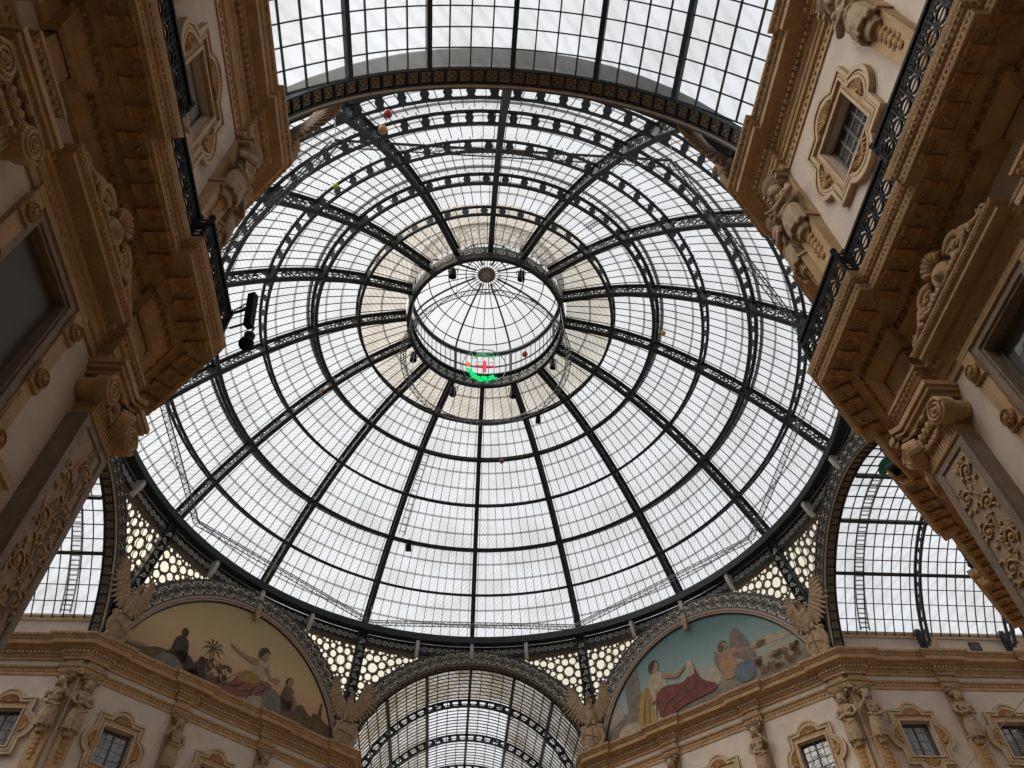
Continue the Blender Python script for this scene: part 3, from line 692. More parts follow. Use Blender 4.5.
lunette('large arched mural of draped seated figures under an ochre dusk sky, palm in middle', (-12.72, 12.72), pi / 4, skyL, [
    ('ground', PGREEN, [blob([(-6.9, .02), (-6.0, .35), (-3.5, .5), (0, .5), (3, .55), (6.2, .7), (7.0, .02)])]),
    ('palm_tree', PBROWN, palm), ('bushes', PBROWN, bush),
    ('distant_town', PBROWN, [blob([(5.2, .5), (5.2, 1.5), (5.5, 1.5), (5.6, 2.2), (5.8, 2.2), (5.85, 1.4), (6.6, 1.1), (6.7, .5)], 2)]),
    ('rocks', PBROWN, [blob([(3.4, .3), (4.2, 1.6), (4.9, 1.3), (6.3, .6), (6.2, .3)]), blob([(-5.9, .3), (-5.2, 1.0), (-4.2, 1.2), (-3, .6), (-2.6, .3)])]),
    ('figure_robe', PDARK, f2['torso'] + f2['head'] + [blob([(-4.4, .4), (-4.2, 1.3), (-3.2, 1.5), (-2.4, .9), (-2.3, .4)]), oval(-2.3, 1.5, .2, .24), blob([(-2.8, .4), (-2.6, 1.3), (-2.1, 1.35), (-1.8, .4)])]),
    ('figure_wrap', PGREY, [blob([(-4.7, .4), (-4.5, .95), (-3.9, 1.1), (-3.3, .8), (-3.2, .4)])]),
    ('figure_gown', PCREAM, f1['torso'] + [blob([(.4, .4), (.6, 1.3), (1.6, 1.4), (2.1, .4)])]),
    ('figure_mantle', PROSE, [blob([(-1.1, .6), (-.4, 1.1), (.2, 1.8), (1.2, 1.9), (2.1, 1.9), (2.2, 1.2), (1.2, .95), (.3, .5)])]),
    ('figure_sash', PYEL, [blob([(.0, 1.6), (.4, 2.1), (1.2, 2.1), (1.3, 1.75), (.4, 1.4)])]),
    ('figure_arms', PSKIN, f1['head'] + [limb([(1.0, 2.8), (.25, 2.75), (-.6, 2.95), (-1.0, 3.1)], [.2, .14, .09, .03]), limb([(1.5, 2.7), (1.9, 2.2), (2.6, 2.35)], [.14, .1, .05])]),
    ('figure_hair', PDARK, f1['hair'] + f3['hair']),
    ('mantle_folds', PDARK, [limb([(-.8, .75), (0, 1.0), (.6, 1.5)], [.02, .05, .01]), limb([(.2, .8), (.9, 1.1), (1.3, 1.6)], [.02, .05, .01]), limb([(1.3, 1.1), (1.7, 1.4), (1.8, 1.7)], [.02, .05, .01]), limb([(.7, .5), (.9, .9), (1.1, 1.3)], [.02, .04, .01])]),
    ('companion_gown', PBROWN, f3['torso'] + [blob([(2.3, .4), (2.5, 1.4), (3.6, 1.5), (4.3, .6), (4.2, .3)])]),
    ('companion_shield', PGREY, [oval(2.35, .95, .65, .8, .2)]),
    ('companion_head', PSKIN, f3['head'] + [oval(2.35, 2.25, .17, .21), limb([(3.5, 2.0), (4.0, 1.5), (3.7, 1.1)], .08)]),
])
g1 = person_p(-2.7, 1.5, 2.3, 0.0, 1); g2 = person_p(2.0, 1.3, 1.9, -0.05, -1)
random.seed(5)
lunette('large arched mural of robed figure and winged youth under a blue sky', (12.72, 12.72), -pi / 4, skyR, [
    ('ground', PGREY, [blob([(-6.9, .02), (-6.6, 1.0), (-4.2, 1.6), (-1, .9), (3, .7), (6.8, .5), (7.0, .02)])]),
    ('column_base', PGREY, [blob([(-5.3, 1.3), (-5.2, 1.7), (-4.95, 1.8), (-4.95, 3.9), (-4.4, 4.6), (-3.9, 4.4), (-3.9, 2.0), (-3.6, 1.8), (-3.6, 1.4)], 2)]),
    ('clouds', PCREAM, [blob([(2.8, 2.3), (3.6, 2.7), (4.6, 2.7), (5.6, 2.5), (5.9, 2.2), (4.4, 2.2)]), blob([(-.1, 1.4), (.6, 2.0), (1.2, 2.1), (1.2, 1.2)])]),
    ('foliage', PBROWN, [oval(4.3 + random.uniform(-1.6, 1.7), .7 + random.uniform(0, .9), .3, .17, random.uniform(0, 3)) for _ in range(22)]),
    ('flowers', PROSE, [oval(4.4 + random.uniform(-1.6, 1.5), .8 + random.uniform(0, .9), .11, .1) for _ in range(14)]),
    ('wings', PGREY, [blob([(2.2, 2.6), (2.5, 3.6), (2.9, 3.9), (3.3, 3.2), (3.6, 2.3), (3.7, 1.6), (2.8, 2.0)]), blob([(1.7, 2.6), (1.3, 3.0), (1.2, 2.2), (1.6, 1.6)])]),
    ('youth_body', PSKIN, g2['torso'] + g2['head'] + [limb([(2.3, 2.7), (3.0, 2.5), (3.9, 2.3)], [.16, .11, .06])]),
    ('youth_hair', PBROWN, g2['hair']),
    ('wreath', PBROWN, [oval(4.1, 2.4, .32, .16, .2)]),
    ('globe', PBLUE, [oval(2.8, 1.25, .65, .6)]),
    ('gown', PCREAM, g1['torso'] + [blob([(-3.7, .3), (-3.5, 1.4), (-2.8, 1.8), (-2.4, .9), (-2.6, .3)])]),
    ('yellow_cloak', PYEL, [blob([(-4.3, .35), (-4.2, 1.6), (-3.8, 2.5), (-3.3, 2.6), (-3.2, 1.6), (-3.3, .4)])]),
    ('red_mantle', PRED, [blob([(-2.7, .5), (-2.9, 1.8), (-2.3, 2.3), (-1.0, 2.1), (-.2, 2.6), (.2, 1.8), (1.0, 1.2), (.6, .9), (-1, .8)])]),
    ('seated_head', PSKIN, g1['head'] + [limb([(-2.3, 3.0), (-1.3, 2.6), (-.5, 3.1)], [.18, .12, .06])]),
    ('seated_hair', PDARK, g1['hair']),
    ('mantle_folds', PDARK, [limb([(-2.6, .8), (-2.2, 1.3), (-1.5, 1.5)], [.03, .05, .01]), limb([(-2.1, .7), (-1.5, 1.1), (-.6, 1.3)], [.02, .05, .01]), limb([(-1.4, 1.9), (-.9, 1.5), (0, 1.4)], [.01, .05, .02]), limb([(-.3, 2.3), (-.1, 1.7), (.4, 1.2)], [.01, .045, .02])]),
    ('cloak_folds', PBROWN, [limb([(-4.0, .5), (-3.85, 1.3), (-3.6, 2.2)], [.02, .05, .01]), limb([(-3.6, .5), (-3.5, 1.2), (-3.4, 1.9)], [.02, .04, .01]), limb([(-3.1, .5), (-3.0, 1.2), (-2.8, 2.2)], [.02, .04, .01]), limb([(-2.75, .4), (-2.7, 1.0), (-2.6, 1.5)], [.02, .04, .01])]),
    ('tablet', PCREAM, [blob([(-.7, 2.3), (-.5, 3.2), (-.2, 3.1), (-.2, 2.3)], 2)]),
    ('basket', PCREAM, [blob([(-5.7, .35), (-5.5, .9), (-4.5, .95), (-4.3, .35)])]),
])

# --- pierced glass spandrels either side of every octagon corner
def cdt_plate(outer, holes, n_in):
    vs = []; es = []
    for lp in [outer] + holes:
        o = len(vs); vs += [Vector(p) for p in lp]; es += [(o + i, o + (i + 1) % len(lp)) for i in range(len(lp))]
    r = delaunay_2d_cdt(vs, es, [], 0, 1e-5)
    vo, fo = r[0], r[2]; keep = []
    for f in fo:
        c = sum((vo[i] for i in f), Vector((0, 0))) / len(f)
        if inside(c, outer) and not any(inside(c, h) for h in holes): keep.append(f)
    return vo, keep
def inside(p, poly):
    r = False; n = len(poly)
    for i in range(n):
        x1, y1 = poly[i]; x2, y2 = poly[i - 1]
        if (y1 > p[1]) != (y2 > p[1]) and p[0] < (x2 - x1) * (p[1] - y1) / (y2 - y1) + x1: r = not r
    return r
def spandrel_meshes(A):
    """half spandrel right of the face centre, local frame of the face (x right, -y into hall), A = distance of the face from the axis"""
    def top_r(s): return sqrt(max(18.42 ** 2 - s * s, 0.1))
    def P3(s, z):                     # pull towards the ring as z rises
        zb = ACZ + sqrt(max((RO - .03) ** 2 - s * s, 0)); f = min(1, max(0, (z - zb) / max(29.05 - zb, .1)))
        yb = 0.0; yt = top_r(s) - A
        return Vector((s, yb + (yt) * f, z - 22.7))
    s0, s1 = 2.7, 7.22
    low = [(s, ACZ + sqrt((RO - .03) ** 2 - s * s)) for s in [s0 + (s1 - s0) * i / 24 for i in range(25)]]
    outer = low + [(s1 + 0.0, 29.0), (s0, 29.0)]
    holes = []; used = []
    def add(x, z, r, n=10, rot=0.0):
        pts = [(x + r * cos(rot + 2 * pi * i / n), z + r * sin(rot + 2 * pi * i / n)) for i in range(n)]
        if all(inside(p, outer) and (hypot(p[0], p[1] - ACZ) > RO + .05) and p[0] < s1 - .12 and p[1] < 28.9 for p in pts) and all(hypot(x - a, z - b) > r + c + .016 for a, b, c in used):
            holes.append(pts); used.append((x, z, r)); return True
    cx, cz = 6.2, 27.86
    add(cx, cz, 0.30, 8, pi / 8)
    for k in range(8): add(cx + .60 * cos(k * pi / 4 + pi / 8), cz + .60 * sin(k * pi / 4 + pi / 8), 0.215)
    for (x, z, r) in ((6.78, 26.75, .2), (6.62, 26.35, .15), (5.1, 28.35, .22), (4.62, 28.5, .2), (5.05, 27.85, .15), (4.2, 28.6, .18)): add(x, z, r)
    for k in range(8): add(cx + .98 * cos(k * pi / 4), cz + .98 * sin(k * pi / 4), 0.15); add(cx + .43 * cos(k * pi / 4), cz + .43 * sin(k * pi / 4), 0.05, 4)
    rnd = random.Random(11)
    for r in (0.11, 0.085, 0.07, 0.058, 0.042):
        for _ in range(650):
            add(rnd.uniform(s0, s1), rnd.uniform(25, 29), r, 7 if r > .1 else 6, rnd.uniform(0, 1))
    vo, fs = cdt_plate(outer, holes, 0)
    mb = MB(); mb.add([P3(v.x, v.y) + Vector((0, 0.0, 0)) for v in vo], fs)
    mb.add([P3(v.x, v.y) + Vector((0, 0.05, 0)) for v in vo], fs)
    for h in holes:
        a = [P3(*p) for p in h]; n = len(a); mb.add(a + [q + Vector((0, 0.05, 0)) for q in a], [(i, (i + 1) % n, (i + 1) % n + n, i + n) for i in range(n)])
    vo2, fs2 = cdt_plate(outer, [], 0)
    g = MB(); rows = []
    for i in range(25):
        s, zb = low[i]; rows.append([P3(s, zb + (29.0 - zb) * j / 6) + Vector((0, 0.08, 0)) for j in range(7)])
    g.sheet(rows)
    e = MB()
    for i, (x, z, r) in enumerate(used):
        if r > .15: e.ring(P3(x, z) + Vector((0, -.015, 0)), (1, 0, 0), (0, -.3, .95), r, r + .035, .03, 10)
    return mb, g, e
SPMAT = mat('spandrel_metal', (0.17, 0.145, 0.11), 0.7, 0.3, 5)
sp_cache = {}
def flip(mb):
    q = MB(); q.v = [(-x, y, z) for x, y, z in mb.v]; q.f = [f[::-1] for f in mb.f]; q.mi = mb.mi; return q
sp_names = {'n': 'far central arch', 'e': 'right-hand arch', 'w': 'left-hand arch', 's': 'near overhead arch', 'ne': 'blue-sky lunette', 'nw': 'palm-tree lunette'}
for f, (lx, ly, rz, A) in {'n': (0, 18.2, 0, 18.2), 'e': (18.2, 0, -pi / 2, 18.2), 'w': (-18.2, 0, pi / 2, 18.2), 's': (0, -18.0, pi, 18.0), 'ne': (12.76, 12.76, -pi / 4, 18.05), 'nw': (-12.76, 12.76, pi / 4, 18.05),
                           'sw': (-12.5, -12.5, 3 * pi / 4, 17.7), 'se': (12.5, -12.5, -3 * pi / 4, 17.7)}.items():
    key = A
    if key not in sp_cache:
        a, g, e = spandrel_meshes(A); sp_cache[key] = [[m.data(n, mt, fix=False) for m, n, mt in ((a, 'tracery', SPMAT), (g, 'pane', ROSEGL), (e, 'roundel_rims', SPMAT))], [flip(m).data(n, mt, fix=False) for m, n, mt in ((a, 'tracery', SPMAT), (g, 'pane', ROSEGL), (e, 'roundel_rims', SPMAT))]]
    for sd in (0, 1):
        if f in ('sw', 'se'): lab = 'pierced glass spandrel hidden behind the near %s pier' % ('left' if f == 'sw' else 'right')
        else: lab = 'pierced star-pattern glass spandrel right of the %s' % sp_names[f] if sd == 0 else 'pierced star-pattern glass spandrel left of the %s' % sp_names[f]
        if f in ('s', 'sw', 'se'): continue
        root = empty('glass_spandrel', (lx, ly, 22.7), rz, lab, 'spandrel panel', 'pierced spandrels round the dome')
        for me in sp_cache[key][sd]: link(me.name.split('.')[0], me, root)

# ================================================================== barrel vaults over the four arms
def vault(name_lab, rz, y0, y1, ribs, rows, gl, mid=None):
    root = empty('glass_vault', (0, 0, 22.7), rz, name_lab, 'glass vault'); D = TR(0, 0, -22.7); VR = 7.48; a0 = math.asin((24.0 - ACZ) / VR); na = 32
    aa = [a0 + (pi - 2 * a0) * i / na for i in range(na + 1)]
    def vx(a, r): return r * cos(a) + (.42 * max(0, 1 - min(a - a0, pi - a - a0) / .5) ** 2) * (1 if a < pi / 2 else -1)
    mb = MB(); k = 39 if mid else 8
    mb.sheet([[D @ Vector((vx(a, VR), y0 + (y1 - y0) * j / k, ACZ + VR * sin(a))) for j in range(k + 1)] for a in aa])
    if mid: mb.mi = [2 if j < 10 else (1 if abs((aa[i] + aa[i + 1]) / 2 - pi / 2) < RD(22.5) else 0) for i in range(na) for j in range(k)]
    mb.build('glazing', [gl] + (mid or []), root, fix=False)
    mb = MB(); nr = int((y1 - y0) / rows)
    for j in range(nr + 1):
        y = y0 + (y1 - y0) * j / nr
        mb.path([(vx(a, VR - .05), y, ACZ + (VR - .05) * sin(a)) for a in aa], 0.035, 0.06, [Vector((cos(a), 0, sin(a))) for a in aa], M=D)
    heavy = [pi / 2 + RD(22.2) * q for q in (-2, -1, 0, 1, 2)]
    step = RD(22.2) / 4; q = pi / 2 - step * 16; lines = [pi / 2 + step * i for i in range(-11, 12)]
    for a in lines:
        if min(abs(a - h) for h in heavy) < .01: continue
        mb.bar((vx(a, VR - .05), y0, ACZ + (VR - .05) * sin(a)), (vx(a, VR - .05), y1, ACZ + (VR - .05) * sin(a)), 0.045, 0.07, (cos(a), 0, sin(a)), D)
    mb.build('glazing_bars', IRON, root)
    for a in heavy:
        mb = MB(); mb.bar(((VR - .1) * cos(a), y0, ACZ + (VR - .1) * sin(a)), ((VR - .1) * cos(a), y1, ACZ + (VR - .1) * sin(a)), 0.17, 0.2, (cos(a), 0, sin(a)), D); mb.build('purlin', IRON, root)
    for y in ribs:
        mb = MB(); b0 = math.asin((23.3 - ACZ) / 7.2); bb = [b0 + (pi - 2 * b0) * i / 56 for i in range(57)]
        for r, w in ((VR - .56, 0.12), (VR - .14, 0.12)):
            mb.path([(r * cos(a), y, ACZ + r * sin(a)) for a in bb], w, 0.12, [Vector((cos(a), 0, sin(a))) for a in bb], M=D)
        n = 30
        for i in range(n + 1):
            a = b0 + (pi - 2 * b0) * i / n; c = Vector(((VR - .32) * cos(a), y, ACZ + (VR - .32) * sin(a))); tv = Vector((-sin(a), 0, cos(a))); rv = Vector((cos(a), 0, sin(a)))
            mb.poly([c + tv * p + rv * q + Vector((0, -.03, 0)) for p, q in ((-.17, -.2), (.17, -.2), (.08, 0), (.17, .2), (-.17, .2), (-.08, 0))], (0, .06, 0), D)
        for s in (-1, 1):
            mb.poly([(s * 7.33, y - .12, 24.3), (s * 7.05, y - .12, 24.3), (s * 6.98, y - .12, 23.6), (s * 7.12, y - .12, 23.1), (s * 7.33, y - .12, 23.1)], (0, .24, 0), D)
        mb.build('lattice_arch', IRON, root)
    return root
vN = vault('soiled glass barrel vault over the far central arm', 0, 18.8, 33, (22.45, 27.2, 31.9), 0.42, SOILGL, [VAULTGL, BROWNGL])
vE = vault('bright glass barrel vault over the right-hand arm', -pi / 2, 18.8, 34, (23.1, 27.7, 32.4), 0.5, VAULTGL)
vW = vault('bright glass barrel vault over the left-hand arm', pi / 2, 18.8, 34, (23.1, 27.7, 32.4), 0.5, VAULTGL)
vS = vault('glass barrel vault overhead with square panes', pi, 18.7, 36.5, (24.0, 28.6, 33.2), 0.62, VAULTGL)
for v, nm in ((vN, 'bracket'),):        # pierced corner brackets beside the raised middle of the vault
    for y in (22.45, 27.2, 31.9):
        mb = MB()
        for s in (-1, 1):
            mb.ring((s * 1.75, y - .02, 27.0 - 22.7), (s, 0, 0), (0, 0, 1), 0.95, 1.02, .05, 10, a0=0, a1=pi / 2)
            for q in range(4):
                a = .2 + q * .38; mb.ring((s * (1.75 + 1.16 * cos(a)), y, 27.0 - 22.7 + 1.1 * sin(a)), (1, 0, 0), (0, 0, 1), .06, .1, .04, 8)
        mb.build(nm, IRON, v)
def out_ladder(rz, y, label):
    root = empty('roof_ladder', (0, 0, 22.7), rz, label, 'ladder'); D = TR(0, 0, -22.7)
    mb = MB(); R_ = 7.85; aa = [RD(24 + 2.5 * i) for i in range(26)]
    for d in (-.24, .24): mb.path([(-R_ * cos(a), y + d, ACZ + R_ * sin(a)) for a in aa], 0.05, 0.09, [Vector((-cos(a), 0, sin(a))) for a in aa], M=D)
    mb.build('rail', BARGREY, root)
    mb = MB()
    for i in range(36):
        a = RD(25 + 1.75 * i); mb.bar((-R_ * cos(a), y - .24, ACZ + R_ * sin(a)), (-R_ * cos(a), y + .24, ACZ + R_ * sin(a)), .05, .05, M=D)
    mb.build('rungs', BARGREY, root)
    return root
out_ladder(-pi / 2, 20.3, 'curved roof ladder lying outside the right-hand vault glass')
q = MB
def mirrored(root):
    for ch in list(root.children): ch.scale = (-1, 1, 1)
r_ = out_ladder(pi / 2, 20.3, 'curved roof ladder lying outside the left-hand vault glass'); mirrored(r_)
# ================================================================== caryatids, pilasters, windows
def statue_mesh(seed, arms):
    mb = MB(); r = random.Random(seed)
    # seen from the front (-y); feet hidden in a tapering sheath, z from 0 (hip drapery hem) to 2.5 (crown)
    mb.sph((0, -.24, 1.0), (.22, .2, .3), 12, 8); mb.sph((0, -.25, 1.38), (.26, .19, .32), 12, 8)          # belly, chest
    mb.sph((0, -.22, 1.62), (.36, .17, .16), 12, 8)                                                             # shoulders
    mb.tube([(0, -.24, 1.6), (0, -.3, 1.86)], [.1, .085], 8); mb.sph((0, -.36, 2.0), (.15, .17, .2), 12, 8)
    mb.sph((0, -.3, 2.1), (.2, .2, .17), 10, 6); mb.sph((-.14, -.3, 1.95), (.08, .12, .18), 8, 6); mb.sph((.14, -.3, 1.95), (.08, .12, .18), 8, 6)   # hair
    mb.sph((0, -.53, 1.97), (.03, .04, .05), 6, 4); mb.sph((0, -.5, 1.86), (.05, .04, .03), 6, 4)               # nose, chin
    for s in (-1, 1):
        mb.sph((s * .13, -.42, 1.42), .11, 8, 6)
        if arms == 0:
            mb.tube([(s * .36, -.22, 1.6), (s * .44, -.3, 1.28), (s * .3, -.47, 1.08), (-s * .08, -.52, 1.18)], [.11, .09, .08, .06], 8)
        elif s == arms:
            mb.tube([(s * .36, -.22, 1.6), (s * .5, -.32, 1.35), (s * .34, -.46, 1.6), (s * .2, -.44, 1.84)], [.11, .09, .075, .055], 8)
        else:
            mb.tube([(s * .36, -.22, 1.6), (s * .44, -.28, 1.2), (s * .2, -.5, .98), (-s * .1, -.52, .9)], [.11, .09, .08, .06], 8)
    mb.lathe([(.001, -.3), (.2, -.28), (.26, .1), (.31, .4), (.27, .8), (.22, 1.0), (.001, 1.0)], 16, TR(0, -.22, 0) @ Matrix.Diagonal((1, .75, 1, 1)))
    for i in range(15):                                   # skirt pleats falling to a flaring hem
        f = i / 14; a = pi * (1 + f); x, y = cos(a), sin(a)
        mb.tube([(x * .22, -.22 + y * .19, 1.02), (x * .29, -.22 + y * .25, .7), (x * .32, -.22 + y * .28, .35), (x * (.30 + .03 * (i % 2)), -.22 + y * .25, -.1 + .12 * abs(sin(i * 1.9)))], [.03, .042, .05, .045], 6)
    for a, b, z in ((-.33, .32, .98), (.34, -.30, .86)):      # sash looped over the hips
        mb.tube([(a, -.26, z + .14), (a * .6 + b * .2, -.45, z), ((a + b) / 2, -.5, z - .1), (b, -.3, z - .02)], [.05, .06, .055, .045], 6)
    for i in range(7):                                    # folds over the chest
        x = -.24 + .08 * i; mb.tube([(x * 1.1, -.36, 1.58), (x, -.47 + abs(x) * .3, 1.35), (x * .6, -.44, 1.1)], [.025, .032, .025], 5)
    return mb
cary_cache = {}
def caryatid(f, u, arms, label, group='caryatids between the attic windows'):
    p, t = face_at(f, u, 14.06, 0.0); z0 = 14.06
    root = empty('caryatid', p, t, label, 'caryatid', group)
    if arms not in cary_cache:
        S = fused(statue_mesh(arms + 5, arms), 'figure', STATUE, 0.024, 1, 0.008, 9); S.transform(TR(0, -.12, 18.45 - z0) @ Matrix.Diagonal((1.08, 1.0, 1.0, 1.0)))
        mb = MB()
        def frus(w0, w1, a, b, d0, d1): mb.loop([[(-w0, 0.01, a), (w0, 0.01, a), (w0, -d0, a), (-w0, -d0, a)], [(-w1, 0.01, b), (w1, 0.01, b), (w1, -d1, b), (-w1, -d1, b)]])
        frus(.40, .40, 0, .7, .34, .34); frus(.44, .44, .7, .82, .38, .38); frus(.26, .36, .82, 4.45, .22, .3); frus(.40, .40, 4.45, 4.56, .36, .36)
        frus(.40, .40, 4.56, 6.9, .1, .1); mb.mi = mb.mi
        P = mb.data('pedestal', STONE)
        mb = MB()
        for i in range(6): mb.sph((0, -.27 - .012 * i, 3.1 + .2 * i), (.1 + .012 * i, .06, .12), 7, 5); mb.sph((-.13, -.26, 3.3 + .2 * i), (.06, .05, .09), 6, 4); mb.sph((.13, -.26, 3.3 + .2 * i), (.06, .05, .09), 6, 4)
        mb.box(-.19, .19, -.27, -.2, 1.1, 2.7)
        H = mb.data('husk_ornament', STONE2)
        mb = MB(); mb.lathe([(.25, 6.52), (.34, 6.6), (.3, 6.68), (.38, 6.8), (.42, 6.92), (.001, 6.92)], 14, TR(0, -.22, 0)); 
        for s in (-1, 1): mb.tube([(s * .34, -.42, 6.78), (s * .34, -.05, 6.78)], .09, 8)
        mb.box(-.44, .44, -.48, .0, 6.9, 6.98)
        K = mb.data('head_cushion', STATUE)
        mb = MB(); mb.box(-.38, .38, -.15, 0.0, 21.42 - z0, 21.9 - z0); U = mb.data('upper_strip', STONE)
        cary_cache[arms] = (P, S, H, K, U)
    P, S, H, K, U = cary_cache[arms]
    link('pedestal', P, root); link('figure', S, root); link('husk_ornament', H, root); link('head_cushion', K, root); link('upper_strip', U, root)
    return root
caryatid('right', .5, 0, 'stone caryatid at the near right corner beside the single visible bright attic window')
caryatid('right', 5.15, 1, 'stone caryatid at the top edge of the photo, above the right attic window')
caryatid('left', -.5, -1, 'stone caryatid at the near left corner below the scroll-framed attic window')
caryatid('left', -5.15, 0, 'stone caryatid beyond the left attic window, mostly out of frame')
caryatid('se', 6.95, 0, 'stone caryatid in profile round the near right corner')
caryatid('sw', -6.95, 0, 'stone caryatid in profile round the near left corner')
caryatid('nw', -7.32, 0, 'right-hand stone caryatid of the pair under the left end of the palm-tree lunette')
caryatid('w', -.46, 1, 'left-hand stone caryatid of the pair under the left end of the palm-tree lunette')
caryatid('nw', -2.55, -1, 'single stone caryatid under the middle-left of the palm-tree lunette')
caryatid('nw', 2.55, 0, 'stone caryatid cut by the frame under the right part of the palm-tree lunette')
caryatid('ne', 7.32, 0, 'left-hand stone caryatid of the pair under the right end of the blue-sky lunette')
caryatid('e', .46, -1, 'right-hand stone caryatid of the pair under the right end of the blue-sky lunette')
caryatid('ne', 2.55, 1, 'single stone caryatid under the winged youth of the blue-sky lunette')
caryatid('ne', -2.55, 0, 'stone caryatid cut by the frame under the left part of the blue-sky lunette')
caryatid('e', 5.08, 0, 'single stone caryatid between two attic windows of the right-hand arm')

# --- quatrefoil attic windows
def quatre(hw, hh, sx, sz, bx, bz, n=10):
    """outline: pointed corners with a round lobe in the middle of every side (hw,hh half sizes; s half chords; b bulges)"""
    def lobe(ch, b): 
        R = (ch * ch + b * b) / (2 * b); a = math.asin(min(1, ch / R)); a = a if b <= R else pi - a
        return [(R * sin(-a + 2 * a * i / n), R * cos(-a + 2 * a * i / n) - R * cos(a)) for i in range(n + 1)]
    out = []; L = lobe(sx, bx); out += [(-hw, hh)] + [(x, hh + z) for x, z in L] + [(hw, hh)]
    L = lobe(sz, bz); out += [(hw + z, -x) for x, z in L] + [(hw, -hh)]
    L = lobe(sx, bx); out += [(-x, -hh - z) for x, z in L] + [(-hw, -hh)]
    L = lobe(sz, bz); out += [(-hw - z, x) for x, z in L]
    return out
win_n = 0
aw = {}
def attic_window(f, u, label, dim_pane=False):
    global win_n
    win_n += 1; p, t = face_at(f, u, 18.62); root = empty('window_%d' % win_n, p, t, label, 'window', None, 'structure')
    if not aw:
        hw, hh = 1.12, 1.24; z0 = -.07
        O = quatre(hw, hh, .56, .58, .40, .38); IN = quatre(hw - .17, hh - .17, .50, .52, .37, .35); rect = [(-.72, -.80), (.72, -.80), (.72, .80), (-.72, .80)]
        vo, fs = cdt_plate(O, [[(x, z + z0 * -1 * 0 - .07 + .0) for x, z in rect]], 0)
        mb = MB(); mb.add([(v.x, -.05, v.y) for v in vo], fs); n = len(O)
        mb.add([(x, -.05, z) for x, z in O] + [(x, .02, z) for x, z in O], [(i, (i + 1) % n, (i + 1) % n + n, i + n) for i in range(n)])
        aw['plate'] = mb.data('frame', STONE)
        mb = MB()
        for L, w, h, y in ((O, .11, .16, -.07), (quatre(hw - .1, hh - .1, .53, .55, .385, .365), .05, .08, -.08), (IN, .07, .12, -.07)):
            mb.path([(x, y, z) for x, z in L], w, h, [(0, -1, 0)] , True)
        mb.path([(x, -.06, z - .07) for x, z in [(-.78, -.86), (.78, -.86), (.78, .86), (-.78, .86)]], .1, .1, [(0, -1, 0)], True)
        aw['mould'] = mb.data('moulding', STONEP)
        mb = MB(); Bd = quatre(hw - .135, hh - .135, .51, .53, .375, .355, 12)
        tot = 0
        for i in range(len(Bd)):
            a = Vector(Bd[i]); b = Vector(Bd[(i + 1) % len(Bd)]); L = (b - a).length; k = max(1, int(L / .085))
            for j in range(k): q = a.lerp(b, j / k); mb.sph((q.x, -.1, q.y), .03, 5, 3)
        aw['bead'] = mb.data('beads', STONE2)
        mb = MB()
        for cx, cz, rot, r in ((0, hh - .20, 0, .40), (0, -hh + .20, pi, .40), (hw - .14, 0, -pi / 2, .34), (-hw + .14, 0, pi / 2, .34)):
            M = TR(cx, -.05, cz) @ RY(-rot)
            for i in range(9):
                a = pi * (i + .5) / 9; mb.tube([(.07 * cos(a), -.02, .07 * sin(a)), (r * .8 * cos(a), -.07, r * .8 * sin(a)), (r * cos(a), -.03, r * sin(a))], [.02, .055, .03], 5, M=M)
            mb.sph((0, -.03, .03), .07, 8, 5, M)
            mb.tube([(r * 1.12 * cos(pi * i / 12), -.03, r * 1.12 * sin(pi * i / 12)) for i in range(13)], .03, 5, M=M)
        aw['shell'] = mb.data('shells', STONE2)
        mb = MB(); mb.box(-.73, .73, .26, .3, -.88, .74); aw['pane'] = mb.data('pane', DPANE)
        mb = MB()
        for x in (-.7, .7): mb.box(x - .045, x + .045, .19, .27, -.88, .74)
        for z in (-.85, .70): mb.box(-.7, .7, .19, .27, z - .045, z + .045)
        mb.box(-.035, .035, .2, .27, -.86, .72)
        aw['sash'] = mb.data('sash', SASH)
        mb = MB()
        for z in (-.45, -.05, .35): mb.box(-.68, .68, .23, .27, z - .012, z + .012)
        for x in (-.35, .35): mb.box(x - .012, x + .012, .23, .27, -.86, .72)
        aw['bars'] = mb.data('glazing_bars', BARGREY)
    o = link('frame', aw['plate'], root)
    for q, nm in (('mould', 'moulding'), ('bead', 'beads'), ('shell', 'shell')): link(nm, aw[q], o)
    s = link('sash', aw['sash'], root)
    if dim_pane:  # plain pane, dim reflection painted as grey, no bars
        b = link('dim_pane', aw['pane'].copy(), s); b.data.materials.clear(); b.data.materials.append(DIMPANE); b.location = (0, -.07, 0)
    else:
        link('pane', aw['pane'], s); link('glazing_bars', aw['bars'], s)
    return root
for k, u in enumerate(bays_r[:2]): attic_window('right', u, ['attic window with scroll frame and bright reflections on the near right wall', 'attic window on the near right wall behind the frame edge'][k])
for k, u in enumerate(bays_l[:2]): attic_window('left', u, ['attic window with scroll frame on the dark near left wall', 'attic window on the near left wall beyond the frame'][k], True)
for f, nm in (('nw', 'palm-tree lunette'), ('ne', 'blue-sky lunette')):
    for u, d in ((-5.12, 'left end'), (0, 'middle'), (5.12, 'right end')): attic_window(f, u, 'attic window with scroll frame under the %s of the %s' % (d, nm))
for u, d in ((2.5, 'first'), (7.3, 'second')):
    attic_window('e', u, '%s attic window from the corner in the right-hand arm' % d); attic_window('w', -u, '%s attic window from the corner in the left-hand arm' % d)

